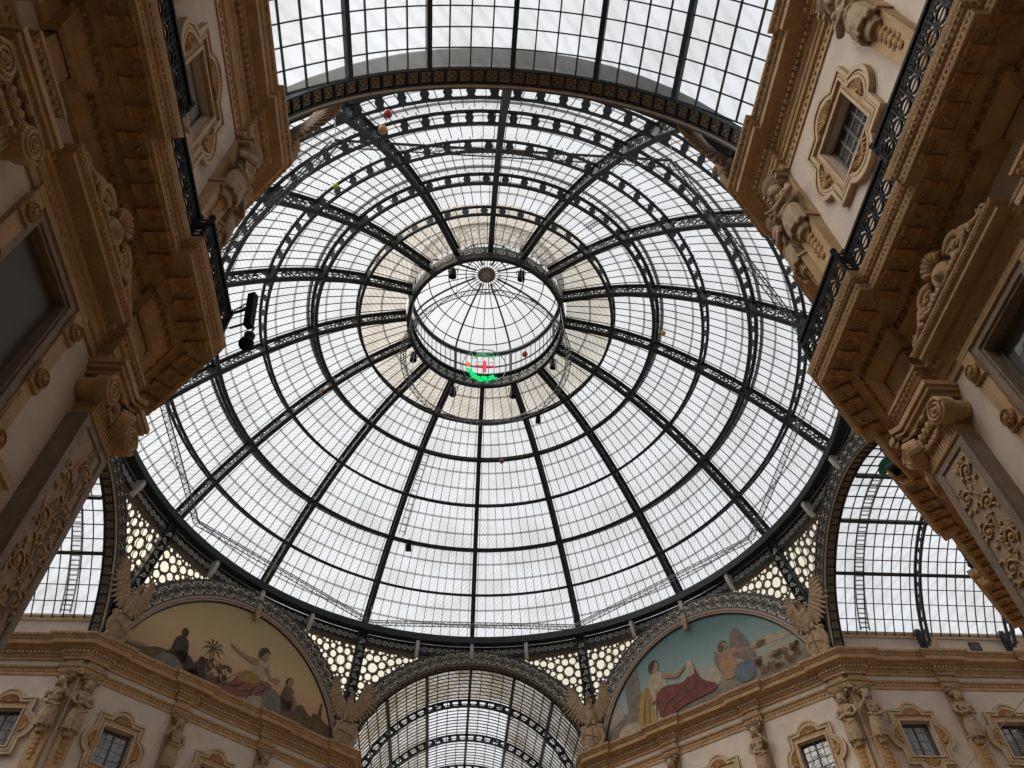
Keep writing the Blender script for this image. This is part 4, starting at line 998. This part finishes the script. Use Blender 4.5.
# --- tall windows of the main storey with hood and carved crest
mw = {}
def main_window(f, u, label, glow):
    global win_n
    win_n += 1; p, t = face_at(f, u, 8.6); root = empty('window_%d' % win_n, p, t, label, 'window', None, 'structure')
    if not mw:
        mb = MB()
        for s in (-1, 1):
            mb.box(min(s * .72, s * .86), max(s * .72, s * .86), -.06, .1, -.02, 3.14); mb.box(min(s * .68, s * .72), max(s * .68, s * .72), -.02, .3, 0, 3.0)
        mb.box(-.72, .72, -.06, .1, 3.0, 3.14); mb.box(-.68, .68, -.02, .3, 2.94, 3.0); mb.box(-1.0, 1.0, -.2, .3, -.16, -.02); mb.box(-1.1, 1.1, -.26, .02, -.26, -.14)
        mw['surround'] = mb.data('surround', GREYST)
        mb = MB()
        for s in (-1, 1):
            a, b = sorted((s * .87, s * 1.14)); mb.box(a, b, -.09, .02, -.1, 3.2); mb.box(a + .03, b - .03, -.11, -.08, .1, 1.2)
            for z in (.35, 1.6, 2.72):
                mb.box(a - .02, b + .02, -.14, -.08, z - .2, z + .2)
        mw['jamb'] = mb.data('jamb', STONE)
        mb = MB()
        for s in (-1, 1):
            for z in (.35, 1.6, 2.72):
                M = TR(s * 1.005, -.14, z) @ RX(pi / 2) @ RX(pi)
                M = TR(s * 1.005, -.14, z) @ Matrix.Rotation(pi / 2, 4, 'X')
                mb.lathe([(.15, 0), (.15, .05), (.12, .07), (.11, .035), (.05, .04), (.045, .07), (.001, .085)], 14, M, capped=False)
                for i in range(8): a = i * pi / 4; mb.sph((s * 1.005 + .08 * cos(a), -.185, z + .08 * sin(a)), (.03, .02, .03), 5, 3)
        mw['medallion'] = mb.data('medallions', STONE2)
        mb = MB(); mb.box(-1.16, 1.16, -.1, .02, 3.14, 3.28); mb.box(-1.14, 1.14, -.06, .02, 3.28, 3.52)
        pr = [(.06, 3.5), (.1, 3.52), (.16, 3.56), (.2, 3.57), (.22, 3.62), (.44, 3.63), (.44, 3.72), (.48, 3.74), (.52, 3.8), (.52, 3.83), (0, 3.86)]
        W_ = 1.02
        rows = [[(-W_ - q, 0.02, z), (-W_ - q, -q, z), (W_ + q, -q, z), (W_ + q, .02, z)] for q, z in pr]; mb.sheet(rows)
        mw['hood'] = mb.data('hood', STONE)
        mb = MB(); rr = random.Random(4)
        for i in range(26):
            x = -1.05 + 2.1 * i / 25; mb.sph((x, -.07, 3.4 + .05 * sin(i * 2.1)), (.05, .04, .06), 6, 4, rot=Matrix.Rotation(rr.uniform(-1, 1), 3, 'Y')); mb.sph((x + .04, -.075, 3.33 + .06 * (i % 2)), .028, 5, 3)
        for i in range(20):
            x = -1.2 + 2.4 * i / 19; mb.sph((x, -.2, 3.6), (.05, .045, .03), 6, 4)
        for i in range(34): x = -1.46 + 2.92 * i / 33; mb.sph((x, -.49, 3.77), (.035, .03, .03), 5, 3)
        mw['leaf'] = mb.data('leaf_frieze', STONE2)
        mb = MB()
        def spiral(cx, cz, r, turns, sgn, st, w=.06):
            n = int(turns * 14); return [(cx + sgn * r * (1 - .82 * i / n) * cos(st + turns * 2 * pi * i / n), -.22, cz + r * (1 - .82 * i / n) * sin(st + turns * 2 * pi * i / n)) for i in range(n + 1)]
        for s in (-1, 1):
            mb.tube([(s * 1.36, -.22, 3.86), (s * 1.24, -.22, 3.92), (s * 1.0, -.22, 4.02), (s * .8, -.22, 4.2)] , [.05, .045, .06, .07], 7)
            mb.tube(spiral(s * .55, 4.12, .27, 1.6, -s, pi * .15), [.075 - .0015 * i for i in range(23)], 7)
            mb.tube(spiral(s * 1.3, 3.95, .11, 1.4, s, 2.0), .035, 6)
            for q in range(5): mb.sph((s * (.95 - .13 * q), -.25, 3.98 + .05 * q), (.06, .05, .1), 6, 4, rot=Matrix.Rotation(s * (.6 + .2 * q), 3, 'Y'))
            for q in range(4): mb.sph((s * (.22 + .1 * q), -.26, 3.95), (.06, .06, .08), 6, 4)
        mb.lathe([(.24, 0), (.24, .05), (.19, .1), (.12, .07), (.1, .14), (.001, .18)], 16, TR(0, -.2, 4.1) @ Matrix.Rotation(pi / 2, 4, 'X'), capped=False)
        for i in range(7):
            a = pi * (i + .5) / 7; mb.tube([(.1 * cos(a), -.24, 4.3 + .1 * sin(a)), (.24 * cos(a), -.3, 4.34 + .26 * sin(a)), (.3 * cos(a), -.24, 4.32 + .34 * sin(a))], [.04, .065, .03], 6)
        mb.box(-.3, .3, -.18, -.02, 3.86, 4.3)
        for s in (-1, 1): mb.box(min(s * .3, s * 1.0), max(s * .3, s * 1.0), -.16, -.02, 3.86, 4.0)
        mw['crest'] = mb.data('crest', STONE, True); mw['crest'].transform(TR(0, -.24, -.02) @ Matrix.Diagonal((1.0, 1.0, 1.0, 1.0)))
        mb = MB(); mb.box(-.7, .7, .24, .28, 0, 2.95); mw['pane'] = mb.data('pane', DPANE)
        mb = MB(); mb.box(-.69, -.62, .18, .26, 0, 2.95); mb.box(.62, .69, .18, .26, 0, 2.95); mb.box(-.62, .62, .18, .26, 2.88, 2.95); mb.box(-.62, .62, .18, .26, 0, .08); mb.box(-.03, .03, .2, .26, .08, 2.0); mb.box(-.62, .62, .19, .26, 1.97, 2.05)
        mw['sash'] = mb.data('sash', SASH)
        mb = MB()
        for s in (-1, 1):
            a, b = sorted((s * .86, s * 1.2)); mb.box(a, b, -.5, .0, -.75, -.28); mb.box(a - .04, b + .04, -.55, 0, -.32, -.2); mb.tube([(a, -.42, -.66), (b, -.42, -.66)], .12, 10); mb.box(a + .05, b - .05, -.4, 0, -1.3, -.75)
        mw['console'] = mb.data('console', STONE)
    for q, nm in (('surround', 'surround'), ('jamb', 'jamb'), ('hood', 'hood'), ('crest', 'crest'), ('console', 'console')):
        o = link(nm, mw[q], root)
        if q == 'jamb': link('medallions', mw['medallion'], o)
        if q == 'hood': link('leaf_frieze', mw['leaf'], o)
    if glow:
        s = link('sash', mw['sash'], root); link('pane', mw['pane'], s)
    else:
        b = link('matte_pane', mw['pane'].copy(), root); b.data.materials.clear(); b.data.materials.append(DULL); b.location = (0, -.1, 0)  # glass pane without sash, dark reflection put into its matte colour
    return root
main_window('right', bays_r[0] - .18, 'tall window with carved hood and reflected dome on the near right wall', 1)
main_window('right', bays_r[1] - .18, 'tall window with carved hood further along the near right wall, out of frame', 1)
main_window('left', bays_l[0] + .18, 'tall dark window with carved hood on the near left wall', 0)
main_window('left', bays_l[1] + .18, 'tall dark window with carved hood further along the near left wall, out of frame', 0)

# --- pilasters of the main storey
def relief(w, h, seed, y=-.02):
    mb = MB(); r = random.Random(seed); z = .25; s = 1
    stem = [(.12 * w * sin(i * .55), y, h * i / 60) for i in range(61)]
    mb.tube(stem, .016, 5)
    while z < h - .2:
        cx = s * w * .24; R = w * .2; n = 18
        mb.tube([(cx + R * (1 - .75 * i / n) * cos(s * 5.2 * i / n * 1.6 + (pi if s > 0 else 0)), y - .01, z + R * (1 - .75 * i / n) * sin(5.2 * i / n * 1.6 + 0)) for i in range(n + 1)], [.022 - .0007 * i for i in range(n + 1)], 5)
        mb.sph((cx, y - .015, z), (w * .07, .03, w * .07), 7, 5)
        for k in range(13):
            a = r.uniform(0, 2 * pi); d = w * r.uniform(.2, .42); x = max(-w * .44, min(w * .44, cx + d * cos(a))); mb.sph((x, y - .01, z + d * sin(a)), (.018 + .014 * r.random(), .022, .04 + .025 * r.random()), 6, 4, rot=Matrix.Rotation(r.uniform(-1.5, 1.5), 3, 'Y'))
        z += w * .5; s = -s
    return mb
def capital_mesh(w):
    """ionic capital with leaves, centred on x = 0, wall at y = 0, bottom z = 0"""
    mb = MB(); h = w / 2; d = .34
    mb.box(-h + .02, h - .02, -d, 0, 0, .34)
    k = 13
    for i in range(k):
        x = -h + .05 + (2 * h - .1) * i / (k - 1); mb.tube([(x, -d, .02), (x, -d, .30)], .024, 5)
    mb.tube([(-h, -d - .01, .33), (h, -d - .01, .33)], .045, 7); mb.tube([(-h, -d - .01, .01), (h, -d - .01, .01)], .03, 6)
    mb.box(-h - .04, h + .04, -d - .06, 0, .36, .74)
    for s in (-1, 1):
        cx = s * (h + .05); cz = .50
        mb.lathe([(.001, 0), (.25, 0), (.25, .22), (.22, .24), (.2, .21), (.001, .21)], 20, TR(cx, -d + .04, cz) @ Matrix.Rotation(pi / 2, 4, 'X'), capped=False)
        n = 34; mb.tube([(cx + s * (.215 * (1 - .8 * i / n)) * cos(2.3 * 2 * pi * i / n), -d - .19, cz + (.215 * (1 - .8 * i / n)) * sin(2.3 * 2 * pi * i / n)) for i in range(n + 1)], [.034 - .0005 * i for i in range(n + 1)], 6)
        for i in range(11): a = 2 * pi * i / 11; mb.sph((cx + .15 * cos(a), -d - .175, cz + .15 * sin(a)), .022, 5, 3)
        mb.sph((cx, -d - .2, cz), .05, 8, 5)
        mb.tube([(cx, -.02, cz), (cx, -d, cz)], .2, 14)
    for i in range(5):
        x = (i - 2) * .15; mb.sph((x, -d - .1, .55), (.06, .07, .09), 8, 6); mb.ring((x, -d - .09, .54), (1, 0, 0), (0, 0, 1), .065, .085, .05, 10)
    for i in range(7):
        a = pi * i / 6; mb.sph((.16 * cos(a), -d - .13, .74 + .13 * sin(a)), (.05, .05, .09), 6, 4, rot=Matrix.Rotation(pi / 2 - a, 3, 'Y'))
    for i in range(6): mb.sph(((i - 2.5) * .12, -d - .07, .38 - .05 * (1 - ((i - 2.5) / 2.5) ** 2)), (.06, .05, .06), 6, 4)
    mb.box(-h - .18, h + .18, -d - .16, 0, .76, .86); mb.box(-h - .24, h + .24, -d - .22, 0, .86, .95); mb.box(-h - .28, h + .28, -d - .26, 0, .95, 1.06)
    return mb
def pilaster_mesh(x0, x1, d, z1):
    mb = MB(); mb.box(x0, x1, -d + .05, 0, 0, z1)
    for a, b in ((x0, x0 + .13), (x1 - .13, x1)): mb.box(a, b, -d, -d + .06, 0, z1)
    for a, b in ((z1 - .16, z1), (4.2, 4.4)): mb.box(x0 + .13, x1 - .13, -d, -d + .06, a, b)
    xa, xb = x0 + .13, x1 - .13
    mb.path([(xa, -d + .03, 4.4), (xb, -d + .03, 4.4), (xb, -d + .03, z1 - .16), (xa, -d + .03, z1 - .16)], .05, .05, [(0, -1, 0)], True)
    return mb
def pilaster(f, u, w, label, seed, corner=None):
    p, t = face_at(f, u, 0); root = empty('pilaster', p, t, label, 'pilaster', 'carved pilasters of the main storey')
    x0, x1 = -w / 2, w / 2; d = .34
    pilaster_mesh(x0, x1, d, 10.7).build('shaft', GREYST, root)
    mb = MB(); mb.box(x0 + .12, x1 - .12, -d + .03, -d + .06, 4.4, 10.55); pnl = mb.build('panel', PANEL, root)
    r = relief(w - .3, 6.0, seed); r.build('carved_relief', STONE, pnl, True).location = (0, -d + .04, 4.48)
    c = capital_mesh(w - .02).build('capital', STONE, root); c.location = (0, 0, 10.7)
    return root
pilaster('right', .33, .98, 'carved corner pilaster with scroll capital on the near right wall', 1)
pilaster('right', 5.15, .98, 'carved pilaster beyond the tall window on the near right wall', 2)
pilaster('left', -.02, 1.06, 'carved corner pilaster with scroll capital on the near left wall', 3)
pilaster('left', -5.15, .98, 'carved pilaster with twin scrolls at the upper left edge of the photo', 4)
pilaster('se', 7.1, .98, 'carved corner pilaster seen edge on round the near right corner', 5)
pilaster('sw', -7.1, .98, 'carved corner pilaster seen edge on round the near left corner', 6)

# ================================================================== eagles with shields at the corners of the octagon
def eagle_parts():
    mb = MB(); T = Vector
    mb.sph((0, -.1, 2.1), (.34, .32, .62), 12, 9); mb.sph((0, -.22, 2.5), (.26, .26, .32), 10, 8)
    mb.tube([(0, -.25, 2.6), (0, -.38, 2.9), (0, -.5, 3.0)], [.18, .14, .13], 9); mb.sph((0, -.52, 3.04), (.14, .19, .14), 10, 7); mb.tube([(0, -.66, 3.03), (0, -.78, 2.99), (0, -.8, 2.9)], [.06, .045, .015], 7)
    for s in (-1, 1):
        mb.tube([(s * .17, -.15, 1.75), (s * .2, -.3, 1.45)], [.14, .07], 8)
        for q in (-.07, 0, .07): mb.tube([(s * .2 + q, -.3, 1.46), (s * .2 + q * 1.6, -.46, 1.4)], [.04, .02], 5)
    for i in range(5): mb.tube([((i - 2) * .08, 0, 1.7), ((i - 2) * .16, .02, 1.15)], [.08, .06], 6)
    body = fused(mb, 'body', STATUE, .04, 1, .02, 9)
    mb = MB()
    # one wing, spread sideways and up; a root line with three layers of feathers
    arm = [T((.16, -.06, 2.35)), T((.5, -.1, 2.75)), T((.72, -.08, 3.3)), T((.85, -.02, 3.95))]
    mb.tube(arm, [.2, .17, .12, .06], 8)
    for layer, (n, ln, y, w) in enumerate(((15, 1.25, .02, .085), (13, .8, -.05, .08), (11, .45, -.11, .07))):
        for i in range(n):
            f = i / (n - 1) * 2.98; k = min(int(f), 2); a = arm[k].lerp(arm[k + 1], f - k); ang = RD(-98 + 118 * (i / (n - 1)) ** 1.15)
            L = ln * (.62 + .38 * sin(pi * (i / (n - 1)) * .8 + .35)); d = T((cos(ang), 0, sin(ang)))
            b = a + T((0, y, 0)); up = T((0, 0, .12 * L)); mb.tube([b, b + d * L * .5 + T((0, .03, 0)), b + d * L * .88 + up * .6 + T((0, .05, 0)), b + d * L + up + T((0, .06, 0))], [w * .9, w * 1.1, w * .85, .02], 6)
    wing = fused(mb, 'wing', STATUE, .035, 1)
    mb = MB(); mb.sph((0, -.12, .75), (.52, .2, .72), 18, 12)
    out = [(.62 * cos(a) * (1 + .08 * cos(4 * a)), -.12, .75 + .84 * sin(a) * (1 + .06 * cos(4 * a))) for a in [2 * pi * i / 36 for i in range(36)]]
    mb.tube(out, .12, 8, True)
    for s in (-1, 1):
        mb.sph((s * .55, -.1, 1.35), .17, 8, 6); mb.sph((s * .5, -.1, .15), .16, 8, 6)
    mb.box(-.45, .45, -.2, .25, 0, .25)
    sh = fused(mb, 'shield', STATUE, .035, 1)
    mb = MB(); mb.tube([(-.46, -.29, .9), (0, -.36, .78), (.46, -.29, .62)], .03, 5); mb.tube([(0, -.36, 1.35), (0, -.38, .75), (0, -.33, .15)], .03, 5)
    return body, wing, sh, mb.data('shield_band', STATUE)
EG = eagle_parts(); EGF = EG[1].copy(); EGF.transform(Matrix.Diagonal((-1, 1, 1, 1))); EGF.flip_normals()
EN = {22.5: 'stone eagle with shield between the blue-sky lunette and the right-hand arch', 67.5: 'stone eagle with shield between the far central arch and the blue-sky lunette',
      112.5: 'stone eagle with shield between the palm-tree lunette and the far central arch', 157.5: 'stone eagle with shield between the left-hand arch and the palm-tree lunette',
      247.5: 'stone eagle half hidden behind the near left pier', 292.5: 'stone eagle half hidden behind the near right pier'}
for az, lab in EN.items():
    a = RD(az); R_ = 19.05 if az < 180 else 18.6
    root = empty('eagle_statue', (R_ * cos(a), R_ * sin(a), 22.74), a - pi / 2, lab, 'statue', 'eagles at the corners of the octagon')
    link('body', EG[0], root); link('wing', EG[1], root); link('wing', EGF, root); o = link('shield', EG[2], root); link('shield_band', EG[3], o)
# dark iron corner posts behind the eagles
mb = MB(); mb.box(-.42, .42, -.2, .2, 0, 2.9); mb.box(-.5, .5, -.26, .2, 1.7, 1.95)
for i in range(5): mb.ring((0, -.22, .3 + .3 * i), (1, 0, 0), (0, 0, 1), .06, .11, .05, 8)
cp = mb.data('corner_post', IRON)
PN = {22.5: 'right of the blue-sky lunette', 67.5: 'left of the blue-sky lunette', 112.5: 'right of the palm-tree lunette', 157.5: 'left of the palm-tree lunette', 247.5: 'near left pier', 292.5: 'near right pier'}
for az, lab in PN.items():
    a = RD(az); R_ = 19.62 if az < 180 else 19.2
    tag(link('corner_post', cp), 'dark iron post behind the stone eagle, %s' % lab, 'post').location = (R_ * cos(a), R_ * sin(a), 22.72)
    bpy.context.scene.collection.objects[-1].rotation_euler = (0, 0, a - pi / 2)

# ================================================================== balcony railings
for pn_, lab in (('southwest', 'black cast-iron balcony railing on the near left main cornice'), ('southeast', 'black cast-iron balcony railing on the near right main cornice')):
    path, pathm, sg = PATHS[pn_]; RP = offset_path(pathm, sg, .95); root = empty('balcony_railing', (0, 0, 14.06), 0, lab, 'railing')
    keep = [p for p in RP if -31 < p.y < -5]
    mb = MB()
    for z, w, h in ((.95, .12, .07), (.12, .06, .05), (.84, .05, .04)): mb.path([(p.x, p.y, z) for p in keep], w, h, [(0, 0, 1)])
    mb.build('rails', BLACK, root)
    for a, b in zip(keep, keep[1:]):
        L = (b - a).length
        pb = MB(); pb.box(-.04, .04, -.04, .04, 0, 1.0); pb.sph((0, 0, 1.05), .07, 8, 6); o = pb.build('post', BLACK, root); o.location = (a.x, a.y, 0)
        if L < .2: continue
        d = Vector((b.x - a.x, b.y - a.y, 0)) / L; k = max(1, round(L / .36)); mb = MB(); nn = Vector((d.y, -d.x, 0)); st_ = L / k; big = L > 1.5
        for i in range(k):
            c = Vector((a.x, a.y, .48)) + d * (st_ * (i + .5))
            mb.ring(c, d, (0, 0, 1), .12, .165, .035, 14)
            for sx in (-1, 1):
                for sz in (-1, 1):
                    q = c + d * sx * st_ * .44 + Vector((0, 0, sz * .27)); mb.ring(q, d, (0, 0, 1), .035, .1, .035, 8); mb.ring(c + d * sx * st_ * .2 + Vector((0, 0, sz * .3)), d, (0, 0, 1), .02, .06, .03, 7)
            mb.bar(c + d * st_ * .5 + Vector((0, 0, -.38)), c + d * st_ * .5 + Vector((0, 0, .38)), .04, .05, nn)
            mb.bar(c - d * .12, c + d * .12, .02, .02, nn); mb.bar(c + Vector((0, 0, .18)), c + Vector((0, 0, .36)), .05, .04, nn); mb.bar(c - Vector((0, 0, .18)), c - Vector((0, 0, .34)), .05, .04, nn)
        mb.build('panel', BLACK, root)

# ================================================================== hung lighting trusses
def truss_piece(mb, p, q, w=.3, n=None, mbd=None):
    p = Vector(p); q = Vector(q); d = (q - p).normalized(); a = d.cross(Vector((0, 0, 1))).normalized(); L = (q - p).length; n = n or max(2, int(L / .38))
    ch = [a * w / 2, -a * w / 2, Vector((0, 0, w * .85))]
    for c in ch: mb.tube([p + c, q + c], .028, 5)
    for i in range(n):
        u, v = p.lerp(q, i / n), p.lerp(q, (i + .5) / n); e = p.lerp(q, (i + 1) / n)
        for x, y in ((0, 1), (0, 2), (1, 2)):
            mb.tube([u + ch[x], v + ch[y]], .014, 3); mb.tube([v + ch[y], e + ch[x]], .014, 3)
tr = empty('lighting_truss', (0, 0, 29.4), 0, 'large octagonal aluminium lighting truss hung under the dome rim', 'truss')
V8 = [Vector((16.6 * cos(RD(22.5 + 45 * k)), 16.6 * sin(RD(22.5 + 45 * k)), 0)) for k in range(8)]
for k in range(8):
    mb = MB(); truss_piece(mb, V8[k], V8[(k + 1) % 8]); mb.build('truss_section', ALU, tr)
for k in range(8):
    mb = MB(); a = RD(22.5 + 45 * k); mb.tube([V8[k] + Vector((0, 0, .2)), (17.2 * cos(a), 17.2 * sin(a), 1.8)], .015, 4); mb.build('hanging_cable', ALU, tr)
tr = empty('ring_truss', (0, 0, 36.6), 0, 'small circular aluminium truss hung below the eye of the dome', 'truss')
mb = MB(); N_ = 40; P = [Vector((4.75 * cos(2 * pi * i / N_), 4.75 * sin(2 * pi * i / N_), 0)) for i in range(N_)]
for i in range(N_): truss_piece(mb, P[i], P[(i + 1) % N_], .3, 2)
mb.build('ring', ALU, tr)
for k in range(8):
    mb = MB(); a = RD(22.5 + 45 * k); mb.tube([(4.75 * cos(a), 4.75 * sin(a), .25), (4.7 * cos(a), 4.7 * sin(a), 3.5)], .015, 4); mb.build('hanging_cable', ALU, tr)
# --- illuminated wreath sign in the eye
LEDG = mat('green_led', (0.0, 0.35, 0.09), .5, emit=(0.0, 0.9, .22, .75)); LEDR = mat('red_led', (0.5, 0.08, 0.1), .5, emit=(0.9, .1, .16, .6)); LEDO = mat('orange_led', (.6, .12, .02), .5, emit=(1.0, .16, .02, .7)); LEDB = mat('violet_led', (.3, .28, .4), .5, emit=(.4, .38, .6, .4)); LEDDIM = mat('pale_green_led', (.15, .4, .25), .5, emit=(.1, .7, .3, .4))
sg_ = empty('wreath_sign', (0.05, 3.5, 40.75), 0, 'round light-tube sign with green wreath and red cross hanging in the dome eye', 'sign')
tilt = RX(RD(14)); T3 = tilt.to_3x3(); AX, AZ = T3 @ Vector((1, 0, 0)), T3 @ Vector((0, 0, 1)); AN = T3 @ Vector((0, -1, 0))
mb = MB(); mb.tube([AX * 1.42 * cos(2 * pi * i / 40) + AZ * 1.42 * sin(2 * pi * i / 40) for i in range(40)], .03, 6, True); mb.build('frame', ALU, sg_)
def leds(name, m, pts, r=.07):
    mb = MB()
    for x, z in pts: mb.sph(AX * x + AZ * z + AN * .03, r, 6, 4)
    mb.build(name, m, sg_)
rr = random.Random(9)
leds('wreath', LEDG, [(rr.uniform(.86, 1.25) * cos(a), rr.uniform(.86, 1.25) * sin(a)) for a in [RD(192 + 120 * i / 110) for i in range(110)]])
leds('wreath_top', LEDDIM, [(rr.uniform(.8, 1.25) * cos(a), rr.uniform(.8, 1.25) * sin(a)) for a in [RD(45 + 100 * i / 50) for i in range(50)]], .05)
leds('cross', LEDR, [(-.62 + .09 * i, -.02 + .05 * (i % 2)) for i in range(15)] + [(.06 * (i % 3 - 1), -.45 + .09 * (i // 3)) for i in range(30)], .065)
leds('crossbar', LEDB, [(-.55 + .1 * i, .3) for i in range(4)] + [(.25 + .1 * i, .3) for i in range(4)], .045)
leds('flower', LEDO, [(-1.05 + .1 * cos(i), .1 + .1 * sin(i)) for i in range(7)], .07)
mb = MB()
for s in (-1, 1): mb.tube([AX * s * .9 + AZ * 1.1, Vector((s * .9, .6, 2.2))], .012, 4)
mb.build('hanging_cable', ALU, sg_)

# ================================================================== small fittings
def spotlight(loc, rz, tilt, label, s=1.0, group=None, name='spotlight'):
    root = empty(name, loc, rz, label, 'lamp', group)
    M = RX(tilt)
    mb = MB(); mb.lathe([(.001, .2 * s), (.12 * s, .18 * s), (.15 * s, 0), (.17 * s, -.3 * s), (.15 * s, -.3 * s), (.1 * s, -.2 * s), (.001, -.2 * s)], 14, M); mb.build('housing', BLACK, root)
    mb = MB(); mb.tube([(-.2 * s, 0, 0), (-.2 * s, 0, .3 * s), (.2 * s, 0, .3 * s), (.2 * s, 0, 0)], .02 * s, 5); mb.tube([(0, 0, .3 * s), (0, 0, .5 * s)], .03 * s, 6); mb.build('yoke', BLACK, root)
    return root
for i, (x, y) in enumerate(((-2.11, -4.0), (1.8, -4.05), (-4.4, 2.1), (4.3, 2.2), (-1.9, 4.75), (1.95, 4.7))):
    spotlight((x, y, 39.7), 0, 0.2, ['black spotlight at the upper left of the dome eye', 'black spotlight at the upper right of the dome eye', 'black spotlight at the left of the dome eye', 'black spotlight at the right of the dome eye', 'black spotlight under the left foot of the eye ring', 'black spotlight under the right foot of the eye ring'][i], 1.3, 'spotlights round the eye ring')
spotlight((-4.4, 13.5, 34.1), 0, .6, 'dark lamp clamped under the roof ladder on the thick lower hoop', 1.2)
spotlight((3.75, 6.5, 39.3), 0, .6, 'dark lamp on the top hoop right of the far rib', 1.1)
def balloon(loc, col, label, r=.2):
    r *= .75
    root = empty('balloon', loc, 0, label, 'balloon', 'stray balloons caught under the glass'); m = mat('balloon_' + label.split()[0], col, .3)
    mb = MB(); mb.sph((0, 0, 0), (r, r, r * 1.2), 14, 10); mb.lathe([(.05 * r, -1.15 * r), (.22 * r, -1.35 * r), (.001, -1.3 * r)], 8, capped=False); mb.build('skin', m, root, True)
    mb = MB(); mb.tube([(0, 0, -1.3 * r), (.05, 0, -1.3 * r - .3), (-.03, .02, -1.3 * r - .7)], .008, 4); mb.build('string', ALU, root)
balloon((1.52, 9.5, 38.2), (.25, .02, .02), 'red deflated balloon under the glass below the dome eye')
balloon((10.2, -1.8, 37.75), (.6, .36, .02), 'yellow balloon between the ribs right of the dome eye')
balloon((-9.8, 3.5, 37.7), (.55, .2, .05), 'orange scrap of balloon between the ribs left of the dome eye', .13)
balloon((-4.6, -15.8, 31.5), (.45, .04, .07), 'crimson balloon on the near hoop close under the overhead arch', .24)
balloon((-5.0, -14.6, 33.0), (.5, .28, .13), 'tan balloon beside the crimson one near the overhead arch', .26)
balloon((-7.6, -10.8, 35.55), (.5, .5, .04), 'lime balloon on a hoop near the upper left of the dome', .17)
balloon((2.7, 3.3, 42.0), (.35, .04, .04), 'dark red balloon inside the lantern right of the wreath sign', .26)
def dome_ladder(az, t0, t1, label):
    root = empty('roof_ladder', (0, 0, 30), RD(az), label, 'ladder'); ts = [t0 + (t1 - t0) * i / 8 for i in range(9)]
    mb = MB()
    for s in (-.2, .2): mb.tube([V3(pn(t, GL + .1)[0], 0) + Vector((0, s, 0)) for t in ts], .03, 5)
    mb.build('rail', IRONG, root); mb = MB(); n = 12
    for i in range(n):
        p = V3(pn(t0 + (t1 - t0) * (i + .5) / n, GL + .1)[0], 0); mb.tube([p + Vector((0, -.2, 0)), p + Vector((0, .2, 0))], .028, 5)
    mb.build('rungs', IRONG, root)
dome_ladder(109.5, 2.1, 3.95, 'short roof ladder lying on the glass low left of the centre')
dome_ladder(-52.5, 3.95, 4.75, 'short roof ladder lying on the glass upper right of the dome eye')
# left balcony: loudspeaker and lamp; right balcony: floodlight
sp = empty('loudspeaker', (-5.66, -17.5, 15.05), RD(-20), 'black column loudspeaker on an arm over the near left balcony', 'loudspeaker')
mb = MB(); mb.box(-.08, .08, -.08, .08, -.5, .38, RX(.25)); mb.build('cabinet', BLACK, sp)
mb = MB(); mb.tube([(0, 0, .05), (-.25, .0, .0), (-.45, -.05, -.1)], .035, 6); mb.tube([(-.1, 0, .1), (-.3, .1, .45), (-.42, 0, .1)], .018, 5); mb.build('arm', BLACK, sp)
lp = empty('globe_lamp', (-5.72, -16.95, 14.55), 0, 'round black lamp hanging off the corner of the near left balcony', 'lamp')
mb = MB(); mb.sph((0, 0, 0), .16, 14, 10); mb.lathe([(.1, .12), (.12, .3), (.001, .32)], 10, capped=False); mb.build('housing', BLACK, lp)
mb = MB(); mb.tube([(0, 0, .3), (.05, -.05, .5), (-.2, -.05, .62), (-.45, -.05, .45)], .025, 6); mb.build('arm', BLACK, lp)
fl = spotlight((8.95, -14.75, 14.05), RD(30), 1.2, 'black floodlight at the edge of the near right balcony against the right-hand vault', 1.0)
gb = empty('green_bundle', (19.75, -1.2, 28.0), 0, 'crumpled green bundle caught on a purlin of the right-hand vault', 'bundle'); mb = MB(); mb.sph((0, 0, 0), (.36, .65, .18), 14, 9); mb.sph((.1, .3, .05), (.2, .25, .18), 10, 7); mb.sph((0, -.3, .02), (.22, .22, .12), 10, 7)
link('cloth', fused(mb, 'cloth', mat('green_cloth', (.02, .17, .07), .7), .05, 1, .08, 5), gb)
tag(gb)
vt = empty('air_vent', (25.93, 7.24, 23.45), 0, 'small dark vent in the plinth of the right-hand arm', 'vent'); mb = MB(); mb.box(-.28, .28, -.02, .05, -.2, .2); mb.build('grille', SASH, vt)
mb = MB(); mb.path([(-.28, -.02, -.2), (.28, -.02, -.2), (.28, -.02, .2), (-.28, -.02, .2)], .04, .04, [(0, -1, 0)], True); mb.build('frame', BLACK, vt)
cb = MB(); cb.tube([Vector((8.6, -17.6, 8.3)).lerp(Vector((17.7, 7.1, 13.9)), i / 10) for i in range(11)], .012, 4)
tag(cb.build('wire', BARGREY), 'thin stay wire crossing the lower right of the view', 'wire')
